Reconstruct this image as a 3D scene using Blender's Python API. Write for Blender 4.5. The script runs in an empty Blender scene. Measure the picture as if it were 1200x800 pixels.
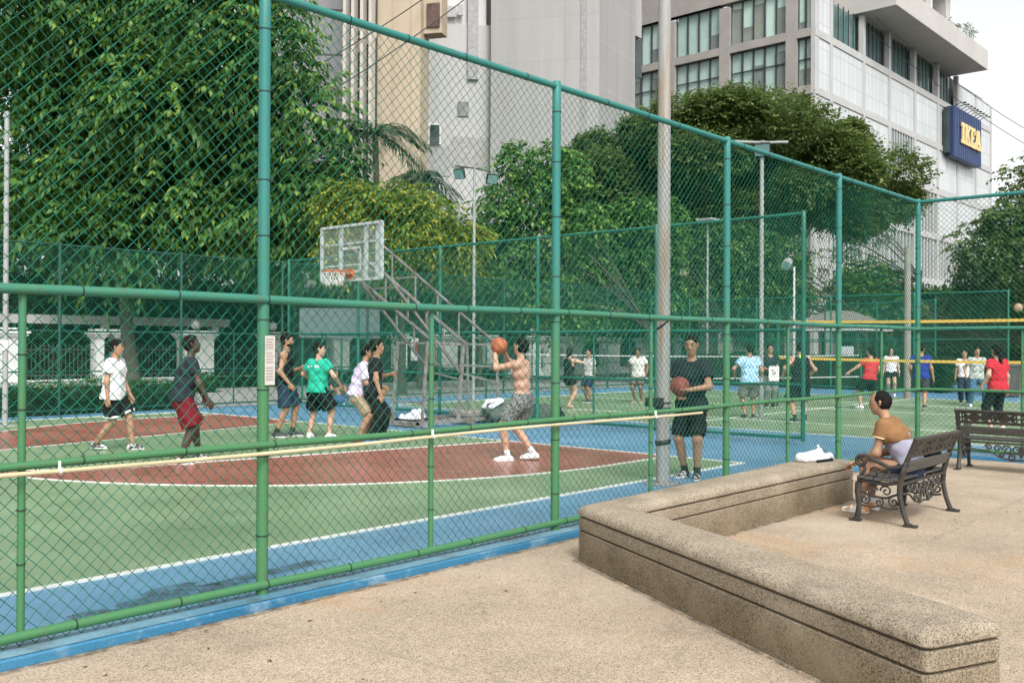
import bpy, math, random
import numpy as np
from mathutils import Vector, Matrix
random.seed(7); RNG=np.random.default_rng(11)
sc=bpy.context.scene; COL=sc.collection
R=math.radians
# ------------------------------------------------------------------ camera model
F_PX,PITCH,ROLL,TH=1133.1,.0042,-.0046,R(41.861); CZ=1.66
def ray(px,py):
    a,b=px-600,py-400
    c,s=math.cos(-ROLL),math.sin(-ROLL); a,b=c*a-s*b,s*a+c*b
    x,z,y=a/F_PX,-b/F_PX,1.0
    c,s=math.cos(PITCH),math.sin(PITCH); y,z=c*y-s*z,s*y+c*z
    return np.array([y*math.cos(TH)+x*math.sin(TH),y*math.sin(TH)-x*math.cos(TH),z])
def at(px,py,d): return np.array([0,0,CZ])+ray(px,py)*d
def onY(px,py,Y): r=ray(px,py); return np.array([0,0,CZ])+r*(Y/r[1])
def onX(px,py,X): r=ray(px,py); return np.array([0,0,CZ])+r*(X/r[0])
cd=bpy.data.cameras.new('camera'); cam=bpy.data.objects.new('camera',cd); COL.objects.link(cam)
cd.sensor_width=36; cd.lens=36*F_PX/1200; cd.clip_end=2000; cd.clip_start=.05
cam.location=(0,0,CZ); cam.rotation_mode='XYZ'
cam.matrix_world=Matrix.Translation((0,0,CZ))@Matrix.Rotation(TH-R(90),4,'Z')@Matrix.Rotation(R(90)+PITCH,4,'X')@Matrix.Rotation(-ROLL,4,'Z')
sc.camera=cam
# ------------------------------------------------------------------ light
w=bpy.data.worlds.new('World'); sc.world=w; w.use_nodes=True
nt=w.node_tree; bg=nt.nodes['Background']
sky=nt.nodes.new('ShaderNodeTexSky'); sky.sky_type='NISHITA'; sky.sun_disc=False
SUN=Vector((-.50,-.72,.92)).normalized()
sky.sun_elevation=math.asin(SUN.z); sky.sun_rotation=math.atan2(SUN.x,SUN.y)
sky.air_density=1.0; sky.dust_density=4.0; sky.ozone_density=1.0
hs=nt.nodes.new('ShaderNodeHueSaturation'); hs.inputs['Saturation'].default_value=.12; hs.inputs['Value'].default_value=1.0
nt.links.new(sky.outputs[0],hs.inputs['Color']); nt.links.new(hs.outputs[0],bg.inputs['Color'])
bg.inputs['Strength'].default_value=.15
sl=bpy.data.lights.new('sun','SUN'); sl.energy=1.05; sl.angle=R(15); sl.color=(1,.975,.935)
so=bpy.data.objects.new('sun',sl); COL.objects.link(so); so.rotation_euler=(-SUN).to_track_quat('-Z','Y').to_euler()
sc.view_settings.view_transform='Standard'; sc.view_settings.look='None'; sc.view_settings.exposure=.95; sc.view_settings.gamma=1
sc.render.engine='CYCLES'; sc.cycles.max_bounces=7; sc.cycles.transparent_max_bounces=16
# ------------------------------------------------------------------ materials
def new_mat(name):
    m=bpy.data.materials.new(name); m.use_nodes=True; return m,m.node_tree,m.node_tree.nodes['Principled BSDF']
def N(t,typ,**kw):
    n=t.nodes.new(typ)
    for k,v in kw.items():
        if k in n.inputs: n.inputs[k].default_value=v
        else: setattr(n,k,v)
    return n
def rgba(c): return (c[0],c[1],c[2],1)
def pm(name,c,rough=.6,var=.15,scale=3.0,c2=None,metal=0,bump=0,bscale=40,spec=None,detail=5,stretch=None,thr=(.35,.65),trans=0):
    m,t,b=new_mat(name); b.inputs['Roughness'].default_value=rough; b.inputs['Metallic'].default_value=metal
    if spec is not None: b.inputs['Specular IOR Level'].default_value=spec
    tc=N(t,'ShaderNodeTexCoord'); src=tc.outputs['Object']
    if stretch:
        mp=N(t,'ShaderNodeMapping'); mp.inputs['Scale'].default_value=stretch; t.links.new(src,mp.inputs[0]); src=mp.outputs[0]
    n=N(t,'ShaderNodeTexNoise',Scale=scale,Detail=detail,Roughness=.6); t.links.new(src,n.inputs['Vector'])
    r=N(t,'ShaderNodeValToRGB'); t.links.new(n.outputs['Fac'],r.inputs[0])
    r.color_ramp.elements[0].position=thr[0]; r.color_ramp.elements[1].position=thr[1]
    if c2 is None:
        r.color_ramp.elements[0].color=rgba([x*(1-var) for x in c]); r.color_ramp.elements[1].color=rgba([min(1,x*(1+var)) for x in c])
    else:
        r.color_ramp.elements[0].color=rgba(c); r.color_ramp.elements[1].color=rgba(c2)
    t.links.new(r.outputs[0],b.inputs['Base Color'])
    if bump:
        n2=N(t,'ShaderNodeTexNoise',Scale=bscale,Detail=3); t.links.new(src,n2.inputs['Vector'])
        bp=N(t,'ShaderNodeBump',Strength=bump,Distance=.02); t.links.new(n2.outputs['Fac'],bp.inputs['Height']); t.links.new(bp.outputs[0],b.inputs['Normal'])
    return m
def leaf_mat(name,dark,mid,light,trans=.35):
    m,t,b=new_mat(name); b.inputs['Roughness'].default_value=.5; b.inputs['Specular IOR Level'].default_value=.35
    a=N(t,'ShaderNodeAttribute'); a.attribute_name='leaf_age'
    r=N(t,'ShaderNodeValToRGB'); t.links.new(a.outputs['Fac'],r.inputs[0])
    e=r.color_ramp.elements; e[0].position=0; e[0].color=rgba(dark); e[1].position=1; e[1].color=rgba(light)
    k=e.new(.6); k.color=rgba(mid)
    t.links.new(r.outputs[0],b.inputs['Base Color'])
    tr=N(t,'ShaderNodeBsdfTranslucent'); t.links.new(r.outputs[0],tr.inputs['Color'])
    mx=N(t,'ShaderNodeMixShader'); mx.inputs[0].default_value=trans
    t.links.new(b.outputs[0],mx.inputs[1]); t.links.new(tr.outputs[0],mx.inputs[2])
    t.links.new(mx.outputs[0],t.nodes['Material Output'].inputs['Surface']); return m
def clear_mat(name,tint=(.9,.95,.95),refl=.12,rough=.03):
    m,t,b=new_mat(name); b.inputs['Base Color'].default_value=rgba(tint); b.inputs['Roughness'].default_value=rough
    tr=N(t,'ShaderNodeBsdfTransparent'); tr.inputs['Color'].default_value=rgba(tint)
    mx=N(t,'ShaderNodeMixShader'); mx.inputs[0].default_value=refl
    t.links.new(tr.outputs[0],mx.inputs[1]); t.links.new(b.outputs[0],mx.inputs[2])
    t.links.new(mx.outputs[0],t.nodes['Material Output'].inputs['Surface']); return m
# ------------------------------------------------------------------ object helpers
def tag(o,label=None,cat=None,group=None,kind=None):
    if label: o['label']=label
    if cat: o['category']=cat
    if group: o['group']=group
    if kind: o['kind']=kind
    return o
def thing(name,label,cat,loc=(0,0,0),rz=0,group=None):
    o=bpy.data.objects.new(name,None); COL.objects.link(o); o.location=loc; o.rotation_euler=(0,0,rz); o.empty_display_size=.2
    return tag(o,label,cat,group)
def root_of(o):
    while o.parent: o=o.parent
    return o
def mesh_obj(name,V,Fc,mat,parent=None,smooth=False,local=False,mats=None,midx=None):
    V=np.asarray(V,dtype=np.float64).reshape(-1,3)
    if parent is not None and not local:
        V=V-np.array(root_of(parent).location)
    me=bpy.data.meshes.new(name); me.from_pydata(V.tolist(),[],[list(map(int,f)) for f in Fc]); me.update()
    me.materials.append(mat)
    if mats:
        for x in mats: me.materials.append(x)
    if midx is not None: me.polygons.foreach_set('material_index',np.asarray(midx,dtype=np.int32))
    if smooth: me.polygons.foreach_set('use_smooth',[True]*len(me.polygons))
    o=bpy.data.objects.new(name,me); COL.objects.link(o)
    if parent is not None: o.parent=parent
    return o
def quads_obj(name,V,mat,parent=None,attr=None,local=False):
    """V: (n,4,3) array of separate quads"""
    n=len(V); V=V.reshape(-1,3)
    if parent is not None and not local: V=V-np.array(root_of(parent).location)
    me=bpy.data.meshes.new(name); me.vertices.add(4*n); me.vertices.foreach_set('co',V.astype(np.float32).ravel())
    me.loops.add(4*n); me.loops.foreach_set('vertex_index',np.arange(4*n,dtype=np.int32))
    me.polygons.add(n); me.polygons.foreach_set('loop_start',np.arange(0,4*n,4,dtype=np.int32))
    me.polygons.foreach_set('loop_total',np.full(n,4,dtype=np.int32))
    me.update(calc_edges=True)
    if attr is not None:
        a=me.attributes.new('leaf_age','FLOAT','POINT'); a.data.foreach_set('value',np.repeat(attr,4).astype(np.float32))
    me.materials.append(mat)
    o=bpy.data.objects.new(name,me); COL.objects.link(o)
    if parent is not None: o.parent=parent
    return o
def frame_of(d):
    d=np.asarray(d,float); d=d/np.linalg.norm(d)
    u=np.array([0,0,1.]) if abs(d[2])<.9 else np.array([1.,0,0])
    a=np.cross(u,d); a/=np.linalg.norm(a); return d,a,np.cross(d,a)
class MB:
    def __init__(s): s.v=[]; s.f=[]; s.m=[]; s.cur=0
    def _add(s,v,f):
        o=len(s.v); s.v+= [tuple(map(float,x)) for x in v]; s.f+= [tuple(i+o for i in q) for q in f]; s.m+=[s.cur]*len(f); return s
    def box(s,a,b):
        (x0,y0,z0),(x1,y1,z1)=a,b
        x0,x1=min(x0,x1),max(x0,x1); y0,y1=min(y0,y1),max(y0,y1); z0,z1=min(z0,z1),max(z0,z1)
        return s._add([(x0,y0,z0),(x1,y0,z0),(x1,y1,z0),(x0,y1,z0),(x0,y0,z1),(x1,y0,z1),(x1,y1,z1),(x0,y1,z1)],
            [(0,3,2,1),(4,5,6,7),(0,1,5,4),(1,2,6,5),(2,3,7,6),(3,0,4,7)])
    def obox(s,c,ax,ay,az):
        c,ax,ay,az=map(lambda q:np.asarray(q,float),(c,ax,ay,az))
        P=[c+i*ax+j*ay+k*az for k in(-1,1) for (i,j) in((-1,-1),(1,-1),(1,1),(-1,1))]
        return s._add(P,[(0,3,2,1),(4,5,6,7),(0,1,5,4),(1,2,6,5),(2,3,7,6),(3,0,4,7)])
    def bar(s,p,q,wd,ht=None,up=(0,0,1)):
        p,q=np.asarray(p,float),np.asarray(q,float); d=q-p; L=np.linalg.norm(d); d/=L
        u=np.asarray(up,float); 
        if abs(d@u)>.99: u=np.array([1.,0,0])
        a=np.cross(u,d); a/=np.linalg.norm(a); u=np.cross(d,a)
        return s.obox((p+q)/2,d*L/2,a*wd/2,u*(ht or wd)/2)
    def cyl(s,p,q,r0,r1=None,n=10,cap=True):
        p,q=np.asarray(p,float),np.asarray(q,float); r1=r0 if r1 is None else r1
        d,a,b=frame_of(q-p); V=[];Fc=[]
        for c,r in((p,r0),(q,r1)):
            for i in range(n):
                t=2*math.pi*i/n; V.append(c+r*(math.cos(t)*a+math.sin(t)*b))
        for i in range(n): j=(i+1)%n; Fc.append((i,j,n+j,n+i))
        if cap: Fc+= [tuple(range(n-1,-1,-1)),tuple(range(n,2*n))]
        return s._add(V,Fc)
    def tube(s,pts,r,n=6,closed=False,flat=None,up=None):
        P=[np.asarray(p,float) for p in pts]; m=len(P); V=[];Fc=[]
        rs=r if hasattr(r,'__len__') else [r]*m
        pa=None
        for i in range(m):
            if closed: d=P[(i+1)%m]-P[i-1]
            else: d=P[min(i+1,m-1)]-P[max(i-1,0)]
            d=d/(np.linalg.norm(d)+1e-12)
            if up is not None: a=np.cross(np.asarray(up,float),d)
            elif pa is None: a=frame_of(d)[1]
            else: a=pa-d*(pa@d)
            a=a/(np.linalg.norm(a)+1e-12); pa=a; b=np.cross(d,a)
            fa=flat if flat else 1
            for k in range(n):
                t=2*math.pi*(k+.5)/n; V.append(P[i]+rs[i]*(math.cos(t)*a*fa+math.sin(t)*b))
        for i in range(m if closed else m-1):
            j=(i+1)%m
            for k in range(n): l=(k+1)%n; Fc.append((i*n+k,i*n+l,j*n+l,j*n+k))
        if not closed: Fc+= [tuple(range(n-1,-1,-1)),tuple((m-1)*n+k for k in range(n))]
        return s._add(V,Fc)
    def lathe(s,c,prof,n=16):
        c=np.asarray(c,float); V=[];Fc=[]
        for (r,z) in prof:
            for k in range(n): t=2*math.pi*k/n; V.append(c+np.array([r*math.cos(t),r*math.sin(t),z]))
        for i in range(len(prof)-1):
            for k in range(n): l=(k+1)%n; Fc.append((i*n+k,i*n+l,(i+1)*n+l,(i+1)*n+k))
        Fc+= [tuple(range(n-1,-1,-1)),tuple((len(prof)-1)*n+k for k in range(n))]
        return s._add(V,Fc)
    def sphere(s,c,r,n=14,m=9,sq=(1,1,1)):
        V=[];Fc=[]; c=np.asarray(c,float)
        for i in range(1,m):
            ph=math.pi*i/m
            for k in range(n): t=2*math.pi*k/n; V.append(c+r*np.array([sq[0]*math.sin(ph)*math.cos(t),sq[1]*math.sin(ph)*math.sin(t),sq[2]*math.cos(ph)]))
        V+= [c+np.array([0,0,r*sq[2]]),c-np.array([0,0,r*sq[2]])]; T=len(V)-2
        for i in range(m-2):
            for k in range(n): l=(k+1)%n; Fc.append((i*n+k,(i+1)*n+k,(i+1)*n+l,i*n+l))
        for k in range(n): l=(k+1)%n; Fc.append((T,k,l)); Fc.append((T+1,(m-2)*n+l,(m-2)*n+k))
        return s._add(V,Fc)
    def poly(s,pts,ext):
        """planar polygon extruded by vector ext"""
        P=[np.asarray(p,float) for p in pts]; e=np.asarray(ext,float); n=len(P)
        return s._add(P+[p+e for p in P],[tuple(range(n-1,-1,-1)),tuple(range(n,2*n))]+[(i,(i+1)%n,n+(i+1)%n,n+i) for i in range(n)])
    def quad(s,*p): return s._add(p,[tuple(range(len(p)))])
    def build(s,name,mat,parent=None,smooth=False,local=False,mats=None):
        return mesh_obj(name,s.v,s.f,mat,parent,smooth,local,mats,s.m if mats else None)
    def bevel_build(s,name,mat,parent=None,wd=.01,seg=2,local=False,smooth=True):
        o=s.build(name,mat,parent,False,local)
        b=o.modifiers.new('bevel','BEVEL'); b.width=wd; b.segments=seg; b.limit_method='ANGLE'; b.angle_limit=R(40)
        return o
def auto_smooth(o,ang=35):
    me=o.data; me.polygons.foreach_set('use_smooth',[True]*len(me.polygons))
    try: me.set_sharp_from_angle(angle=R(ang))
    except Exception: pass
    return o
# ------------------------------------------------------------------ palette
def ground_mat(name,c,c2,grain,rough=.4,wet=None,stain=None,gs=220,spec=.5,bump=.25):
    """painted or cast floor: broad wear, fine grain, optional dark stain patches"""
    m,t,b=new_mat(name); tc=N(t,'ShaderNodeTexCoord'); P=tc.outputs['Object']
    n1=N(t,'ShaderNodeTexNoise',Scale=.7,Detail=6,Roughness=.65); t.links.new(P,n1.inputs['Vector'])
    r1=N(t,'ShaderNodeValToRGB'); t.links.new(n1.outputs['Fac'],r1.inputs[0])
    r1.color_ramp.elements[0].position=.32; r1.color_ramp.elements[0].color=rgba(c); r1.color_ramp.elements[1].position=.68; r1.color_ramp.elements[1].color=rgba(c2)
    n2=N(t,'ShaderNodeTexNoise',Scale=gs,Detail=2,Roughness=.7); t.links.new(P,n2.inputs['Vector'])
    mr=N(t,'ShaderNodeMapRange'); mr.inputs[1].default_value=.3; mr.inputs[2].default_value=.7; mr.inputs[3].default_value=1-grain; mr.inputs[4].default_value=1+grain
    t.links.new(n2.outputs['Fac'],mr.inputs[0])
    mx=N(t,'ShaderNodeMix',data_type='RGBA',blend_type='MULTIPLY'); mx.inputs[0].default_value=1
    t.links.new(r1.outputs[0],mx.inputs[6]); t.links.new(mr.outputs[0],mx.inputs[7]); out=mx.outputs[2]
    if stain:
        n3=N(t,'ShaderNodeTexNoise',Scale=stain[1],Detail=7,Roughness=.7); t.links.new(P,n3.inputs['Vector'])
        r3=N(t,'ShaderNodeValToRGB'); t.links.new(n3.outputs['Fac'],r3.inputs[0])
        r3.color_ramp.elements[0].position=stain[2]; r3.color_ramp.elements[0].color=(0,0,0,1); r3.color_ramp.elements[1].position=stain[2]+.14; r3.color_ramp.elements[1].color=(1,1,1,1)
        m3=N(t,'ShaderNodeMath',operation='MULTIPLY'); t.links.new(r3.outputs[0],m3.inputs[0]); m3.inputs[1].default_value=stain[3]
        mx2=N(t,'ShaderNodeMix',data_type='RGBA'); t.links.new(m3.outputs[0],mx2.inputs[0]); t.links.new(out,mx2.inputs[6]); mx2.inputs[7].default_value=rgba(stain[0]); out=mx2.outputs[2]
    t.links.new(out,b.inputs['Base Color'])
    rr=N(t,'ShaderNodeMapRange'); rr.inputs[1].default_value=.3; rr.inputs[2].default_value=.7; rr.inputs[3].default_value=max(.05,rough-.12); rr.inputs[4].default_value=rough+.12
    t.links.new(n1.outputs['Fac'],rr.inputs[0]); t.links.new(rr.outputs[0],b.inputs['Roughness'])
    b.inputs['Specular IOR Level'].default_value=spec
    bp=N(t,'ShaderNodeBump',Strength=bump,Distance=.004); t.links.new(n2.outputs['Fac'],bp.inputs['Height']); t.links.new(bp.outputs[0],b.inputs['Normal'])
    return m
def pebble_mat(name,c,c2,dark,sc_,stain=None,rough=.85,low_dark=None):
    """washed aggregate: small stones of mixed tone in cement"""
    m,t,b=new_mat(name); b.inputs['Roughness'].default_value=rough; b.inputs['Specular IOR Level'].default_value=.25
    tc=N(t,'ShaderNodeTexCoord'); P=tc.outputs['Object']
    v=N(t,'ShaderNodeTexVoronoi',Scale=sc_); t.links.new(P,v.inputs['Vector'])
    sp=N(t,'ShaderNodeSeparateColor'); t.links.new(v.outputs['Color'],sp.inputs[0])
    r=N(t,'ShaderNodeValToRGB'); t.links.new(sp.outputs[0],r.inputs[0])
    e=r.color_ramp.elements; e[0].position=0; e[0].color=rgba(dark); e[1].position=1; e[1].color=rgba(c2); k=e.new(.3); k.color=rgba(c)
    k=e.new(.93); k.color=rgba([min(1,x*1.25) for x in c2])
    n1=N(t,'ShaderNodeTexNoise',Scale=1.1,Detail=8,Roughness=.7); t.links.new(P,n1.inputs['Vector'])
    mr=N(t,'ShaderNodeMapRange'); mr.inputs[1].default_value=.3; mr.inputs[2].default_value=.7; mr.inputs[3].default_value=.78; mr.inputs[4].default_value=1.15
    t.links.new(n1.outputs['Fac'],mr.inputs[0])
    mx=N(t,'ShaderNodeMix',data_type='RGBA',blend_type='MULTIPLY'); mx.inputs[0].default_value=1
    t.links.new(r.outputs[0],mx.inputs[6]); t.links.new(mr.outputs[0],mx.inputs[7]); out=mx.outputs[2]
    for st in (stain or []):
        n3=N(t,'ShaderNodeTexNoise',Scale=st[1],Detail=7,Roughness=.65); t.links.new(P,n3.inputs['Vector'])
        if len(st)>4: n3.noise_dimensions='4D'; n3.inputs['W'].default_value=st[4]
        r3=N(t,'ShaderNodeMapRange'); r3.inputs[1].default_value=st[2]; r3.inputs[2].default_value=st[2]+.16; r3.inputs[3].default_value=0; r3.inputs[4].default_value=st[3]
        t.links.new(n3.outputs['Fac'],r3.inputs[0])
        mx2=N(t,'ShaderNodeMix',data_type='RGBA'); t.links.new(r3.outputs[0],mx2.inputs[0]); t.links.new(out,mx2.inputs[6]); mx2.inputs[7].default_value=rgba(st[0]); out=mx2.outputs[2]
    if low_dark:   # multiplied tint, darker toward the bottom, thinning upward in a ragged line
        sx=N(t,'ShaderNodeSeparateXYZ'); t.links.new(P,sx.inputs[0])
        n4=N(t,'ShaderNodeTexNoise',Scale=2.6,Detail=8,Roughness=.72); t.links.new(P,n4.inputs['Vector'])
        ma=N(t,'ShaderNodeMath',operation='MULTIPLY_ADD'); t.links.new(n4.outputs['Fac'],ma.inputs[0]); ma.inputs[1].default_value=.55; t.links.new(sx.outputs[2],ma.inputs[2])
        r4=N(t,'ShaderNodeMapRange'); r4.inputs[1].default_value=.74; r4.inputs[2].default_value=.36; r4.inputs[3].default_value=0; r4.inputs[4].default_value=low_dark[1]; t.links.new(ma.outputs[0],r4.inputs[0])
        mx3=N(t,'ShaderNodeMix',data_type='RGBA',blend_type='MULTIPLY'); t.links.new(r4.outputs[0],mx3.inputs[0]); t.links.new(out,mx3.inputs[6]); mx3.inputs[7].default_value=rgba(low_dark[0]); out=mx3.outputs[2]
    t.links.new(out,b.inputs['Base Color'])
    bp=N(t,'ShaderNodeBump',Strength=.5,Distance=.004); t.links.new(v.outputs['Distance'],bp.inputs['Height']); bp.invert=True; t.links.new(bp.outputs[0],b.inputs['Normal'])
    return m
M={}
M['green']=ground_mat('court_green',(.145,.225,.122),(.20,.285,.16),.16,.36,stain=((.27,.33,.22),.9,.54,.45))
M['blue']=ground_mat('court_blue',(.075,.20,.33),(.135,.27,.39),.14,.40,stain=((.055,.075,.08),.62,.575,.8))
M['red']=ground_mat('court_red',(.25,.082,.06),(.31,.115,.085),.15,.30,stain=((.36,.17,.13),1.1,.53,.5))
M['line']=ground_mat('court_line',(.54,.56,.51),(.66,.67,.63),.12,.5,stain=((.22,.28,.23),3.0,.57,.6))
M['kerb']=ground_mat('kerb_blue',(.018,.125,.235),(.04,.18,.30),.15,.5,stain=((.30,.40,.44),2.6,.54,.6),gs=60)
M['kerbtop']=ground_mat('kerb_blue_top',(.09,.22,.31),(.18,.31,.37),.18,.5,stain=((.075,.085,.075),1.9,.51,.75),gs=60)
M['terrace']=pebble_mat('terrace_aggregate',(.305,.243,.175),(.385,.315,.235),(.15,.115,.08),150,
    stain=[((.40,.22,.085),.6,.54,.55,1.3),((.14,.11,.08),.8,.56,.55,4.2),((.44,.37,.29),.45,.52,.6,9.1),((.07,.06,.045),5.0,.68,.6,2.2)])
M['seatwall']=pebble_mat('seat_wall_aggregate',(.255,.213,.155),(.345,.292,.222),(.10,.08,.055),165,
    stain=[((.075,.062,.036),1.7,.53,.55,2.2),((.08,.075,.045),.7,.60,.45,6.6),((.42,.36,.28),1.2,.52,.6,3.3)],low_dark=((.50,.45,.34),.8))
M['soil']=pm('bare_ground',(.13,.12,.10),.95,.3,1.2,bump=.4)
M['lawn_base']=pm('lawn_ground',(.025,.05,.015),.95,.3,1.5)
M['path']=pm('grey_paving',(.27,.26,.25),.8,.12,2)
M['asphalt']=pm('asphalt',(.06,.06,.06),.85,.2,2,bump=.2,bscale=90)
def post_paint(name,a,b_,worn):
    m,t,b=new_mat(name); b.inputs['Roughness'].default_value=.52; b.inputs['Specular IOR Level'].default_value=.35
    tc=N(t,'ShaderNodeTexCoord'); P=tc.outputs['Object']
    n=N(t,'ShaderNodeTexNoise',Scale=1.7,Detail=8,Roughness=.72); t.links.new(P,n.inputs['Vector'])
    sx=N(t,'ShaderNodeSeparateXYZ'); t.links.new(P,sx.inputs[0])
    md=N(t,'ShaderNodeMath',operation='MULTIPLY_ADD'); t.links.new(sx.outputs[2],md.inputs[0]); md.inputs[1].default_value=-.42; md.inputs[2].default_value=.92
    ad=N(t,'ShaderNodeMath',operation='ADD'); t.links.new(n.outputs['Fac'],ad.inputs[0]); t.links.new(md.outputs[0],ad.inputs[1])
    mr=N(t,'ShaderNodeMapRange'); mr.inputs[1].default_value=.35; mr.inputs[2].default_value=.85; t.links.new(ad.outputs[0],mr.inputs[0])
    mx=N(t,'ShaderNodeMix',data_type='RGBA'); t.links.new(mr.outputs[0],mx.inputs[0]); mx.inputs[6].default_value=rgba(a); mx.inputs[7].default_value=rgba(b_)
    n2=N(t,'ShaderNodeTexNoise',Scale=13,Detail=9,Roughness=.78); t.links.new(P,n2.inputs['Vector'])
    r2=N(t,'ShaderNodeMapRange'); r2.inputs[1].default_value=.56; r2.inputs[2].default_value=.64; r2.inputs[4].default_value=.75; t.links.new(n2.outputs['Fac'],r2.inputs[0])
    mx2=N(t,'ShaderNodeMix',data_type='RGBA'); t.links.new(r2.outputs[0],mx2.inputs[0]); t.links.new(mx.outputs[2],mx2.inputs[6]); mx2.inputs[7].default_value=rgba(worn)
    t.links.new(mx2.outputs[2],b.inputs['Base Color']); return m
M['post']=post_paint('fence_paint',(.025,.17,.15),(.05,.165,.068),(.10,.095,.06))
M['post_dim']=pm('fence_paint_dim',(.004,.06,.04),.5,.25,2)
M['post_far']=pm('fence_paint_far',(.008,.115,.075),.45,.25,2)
M['wire']=pm('pvc_wire',(.007,.12,.074),.6,.35,2.5,spec=.25)
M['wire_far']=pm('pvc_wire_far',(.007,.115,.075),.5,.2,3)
M['tie']=pm('black_tie',(.015,.02,.02),.6)
M['conduit']=pm('cream_conduit',(.50,.43,.27),.4,.12,3)
M['galv']=pm('galvanised_steel',(.25,.24,.23),.5,.22,4,metal=.2,c2=(.17,.115,.08),thr=(.45,.68))
M['boardframe']=pm('board_frame',(.36,.40,.39),.5,.12,6)
M['rust']=pm('rusty_orange',(.42,.13,.055),.7,.4,8)
M['netcord']=pm('net_cord',(.6,.58,.55),.9)
M['clear']=clear_mat('clear_acrylic',(.95,.97,.96),.06)
M['steelpole']=pm('lamp_pole_paint',(.27,.275,.27),.55,.12,2,c2=(.25,.18,.115),stretch=(6,6,.35),thr=(.48,.62))
M['poleG']=pm('pole_grey',(.28,.29,.285),.6,.12,3)
M['conc']=pm('concrete_pole',(.24,.225,.20),.85,.15,4)
M['black']=pm('black_plastic',(.015,.016,.017),.5)
M['lampglass']=pm('flood_glass',(.16,.28,.27),.15,.05)
M['white']=pm('white_plastic',(.75,.75,.74),.5,.06)
M['globe']=pm('globe_lamp',(.72,.73,.70),.35,.05)
M['wallwhite']=pm('wall_white',(.74,.74,.71),.75,.12,1.5,c2=(.62,.61,.58))
M['iron']=pm('cast_iron',(.026,.026,.024),.55,.35,9,metal=.2,c2=(.055,.047,.038),bump=.15,bscale=70)
M['slat']=pm('bench_slat',(.045,.046,.044),.5,.3,4,c2=(.085,.08,.074),stretch=(1,8,8),bump=.2,bscale=30)
M['bark']=pm('bark',(.060,.048,.036),.9,.3,4,stretch=(4,4,.8),bump=.6,bscale=12)
M['bark2']=pm('bark_pale',(.13,.11,.085),.9,.3,4,stretch=(4,4,.8),bump=.5,bscale=12)
M['leafA']=leaf_mat('leaves_fresh',(.020,.075,.014),(.085,.195,.032),(.30,.42,.085))
M['leafY']=leaf_mat('leaves_yellow_green',(.06,.12,.016),(.20,.27,.03),(.50,.43,.06))
M['leafD']=leaf_mat('leaves_olive',(.055,.105,.026),(.135,.195,.052),(.25,.30,.085),.45)
M['leafM']=leaf_mat('leaves_mid',(.024,.075,.018),(.075,.16,.034),(.22,.31,.06),.42)
M['leafH']=leaf_mat('leaves_hedge',(.010,.035,.010),(.022,.065,.016),(.05,.11,.022),.2)
M['palm']=leaf_mat('palm_leaf',(.020,.055,.025),(.045,.10,.045),(.09,.16,.07),.25)
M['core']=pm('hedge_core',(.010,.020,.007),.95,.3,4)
# ------------------------------------------------------------------ ground, courts, terrace
def sheet(name,pts,z,mat,kind='structure'):
    o=MB().quad(*[(x,y,z) for x,y in pts]).build(name,mat); return tag(o,kind=kind)
def ring(name,outer,inner,z,mat):
    n=len(outer); o=MB()
    V=[(x,y,z) for x,y in outer]+[(x,y,z) for x,y in inner]
    o._add(V,[(i,(i+1)%n,n+(i+1)%n,n+i) for i in range(n)]); return tag(o.build(name,mat),kind='structure')
def strip_path(mb,pts,wd,z):
    P=np.array(pts,float); n=len(P); V=[];Fc=[]
    for i in range(n):
        d=P[min(i+1,n-1)]-P[max(i-1,0)]; d/=np.linalg.norm(d); nn=np.array([-d[1],d[0]])
        for s_ in(-1,1):
            q=P[i]+s_*nn*wd/2; V.append((q[0],q[1],z)); V.append((q[0],q[1],z-.03))
    for i in range(n-1):
        a=4*i; Fc.append((a,a+4,a+6,a+2)); Fc.append((a+1,a+5,a+4,a)); Fc.append((a+2,a+6,a+7,a+3))
    mb._add(V,Fc)
g=MB().quad((-400,-400,-.16),(900,-400,-.16),(900,900,-.16),(-400,900,-.16)).build('ground',M['soil']); tag(g,kind='structure')
FY,CX=5.34,15.43
o=MB().box((-12,-14,-.5),(CX-.14,FY-.13,0)).build('terrace',M['terrace']); tag(o,kind='structure')
jm=pm('terrace_joint',(.44,.37,.285),.9,.15,6)
JOINTS=[((3.30,5.2),(3.55,3.1)),((3.55,3.1),(3.75,-4)),((3.74,2.6),(5.35,3.05)),((8.5,2.9),(8.9,-4)),((8.0,2.85),(15.2,3.0)),((12.4,5.2),(12.1,-6)),((5.0,.6),(15.2,.2))]
# faint lighter seams between the terrace pours
mb=MB()
for p,q in JOINTS:
    strip_path(mb,[p,q],.042,.003)
t=jm.node_tree; b=t.nodes['Principled BSDF']; n4=N(t,'ShaderNodeTexNoise',Scale=5,Detail=8,Roughness=.7); r4=N(t,'ShaderNodeMapRange'); r4.inputs[1].default_value=.35; r4.inputs[2].default_value=.7; r4.inputs[4].default_value=.5
tc=N(t,'ShaderNodeTexCoord'); t.links.new(tc.outputs['Object'],n4.inputs['Vector']); t.links.new(n4.outputs['Fac'],r4.inputs[0]); tp=N(t,'ShaderNodeBsdfTransparent'); mx=N(t,'ShaderNodeMixShader'); t.links.new(r4.outputs[0],mx.inputs[0]); t.links.new(tp.outputs[0],mx.inputs[1]); t.links.new(b.outputs[0],mx.inputs[2]); t.links.new(mx.outputs[0],t.nodes['Material Output'].inputs['Surface'])
tag(mb.build('terrace_joints',jm),kind='structure')
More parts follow.
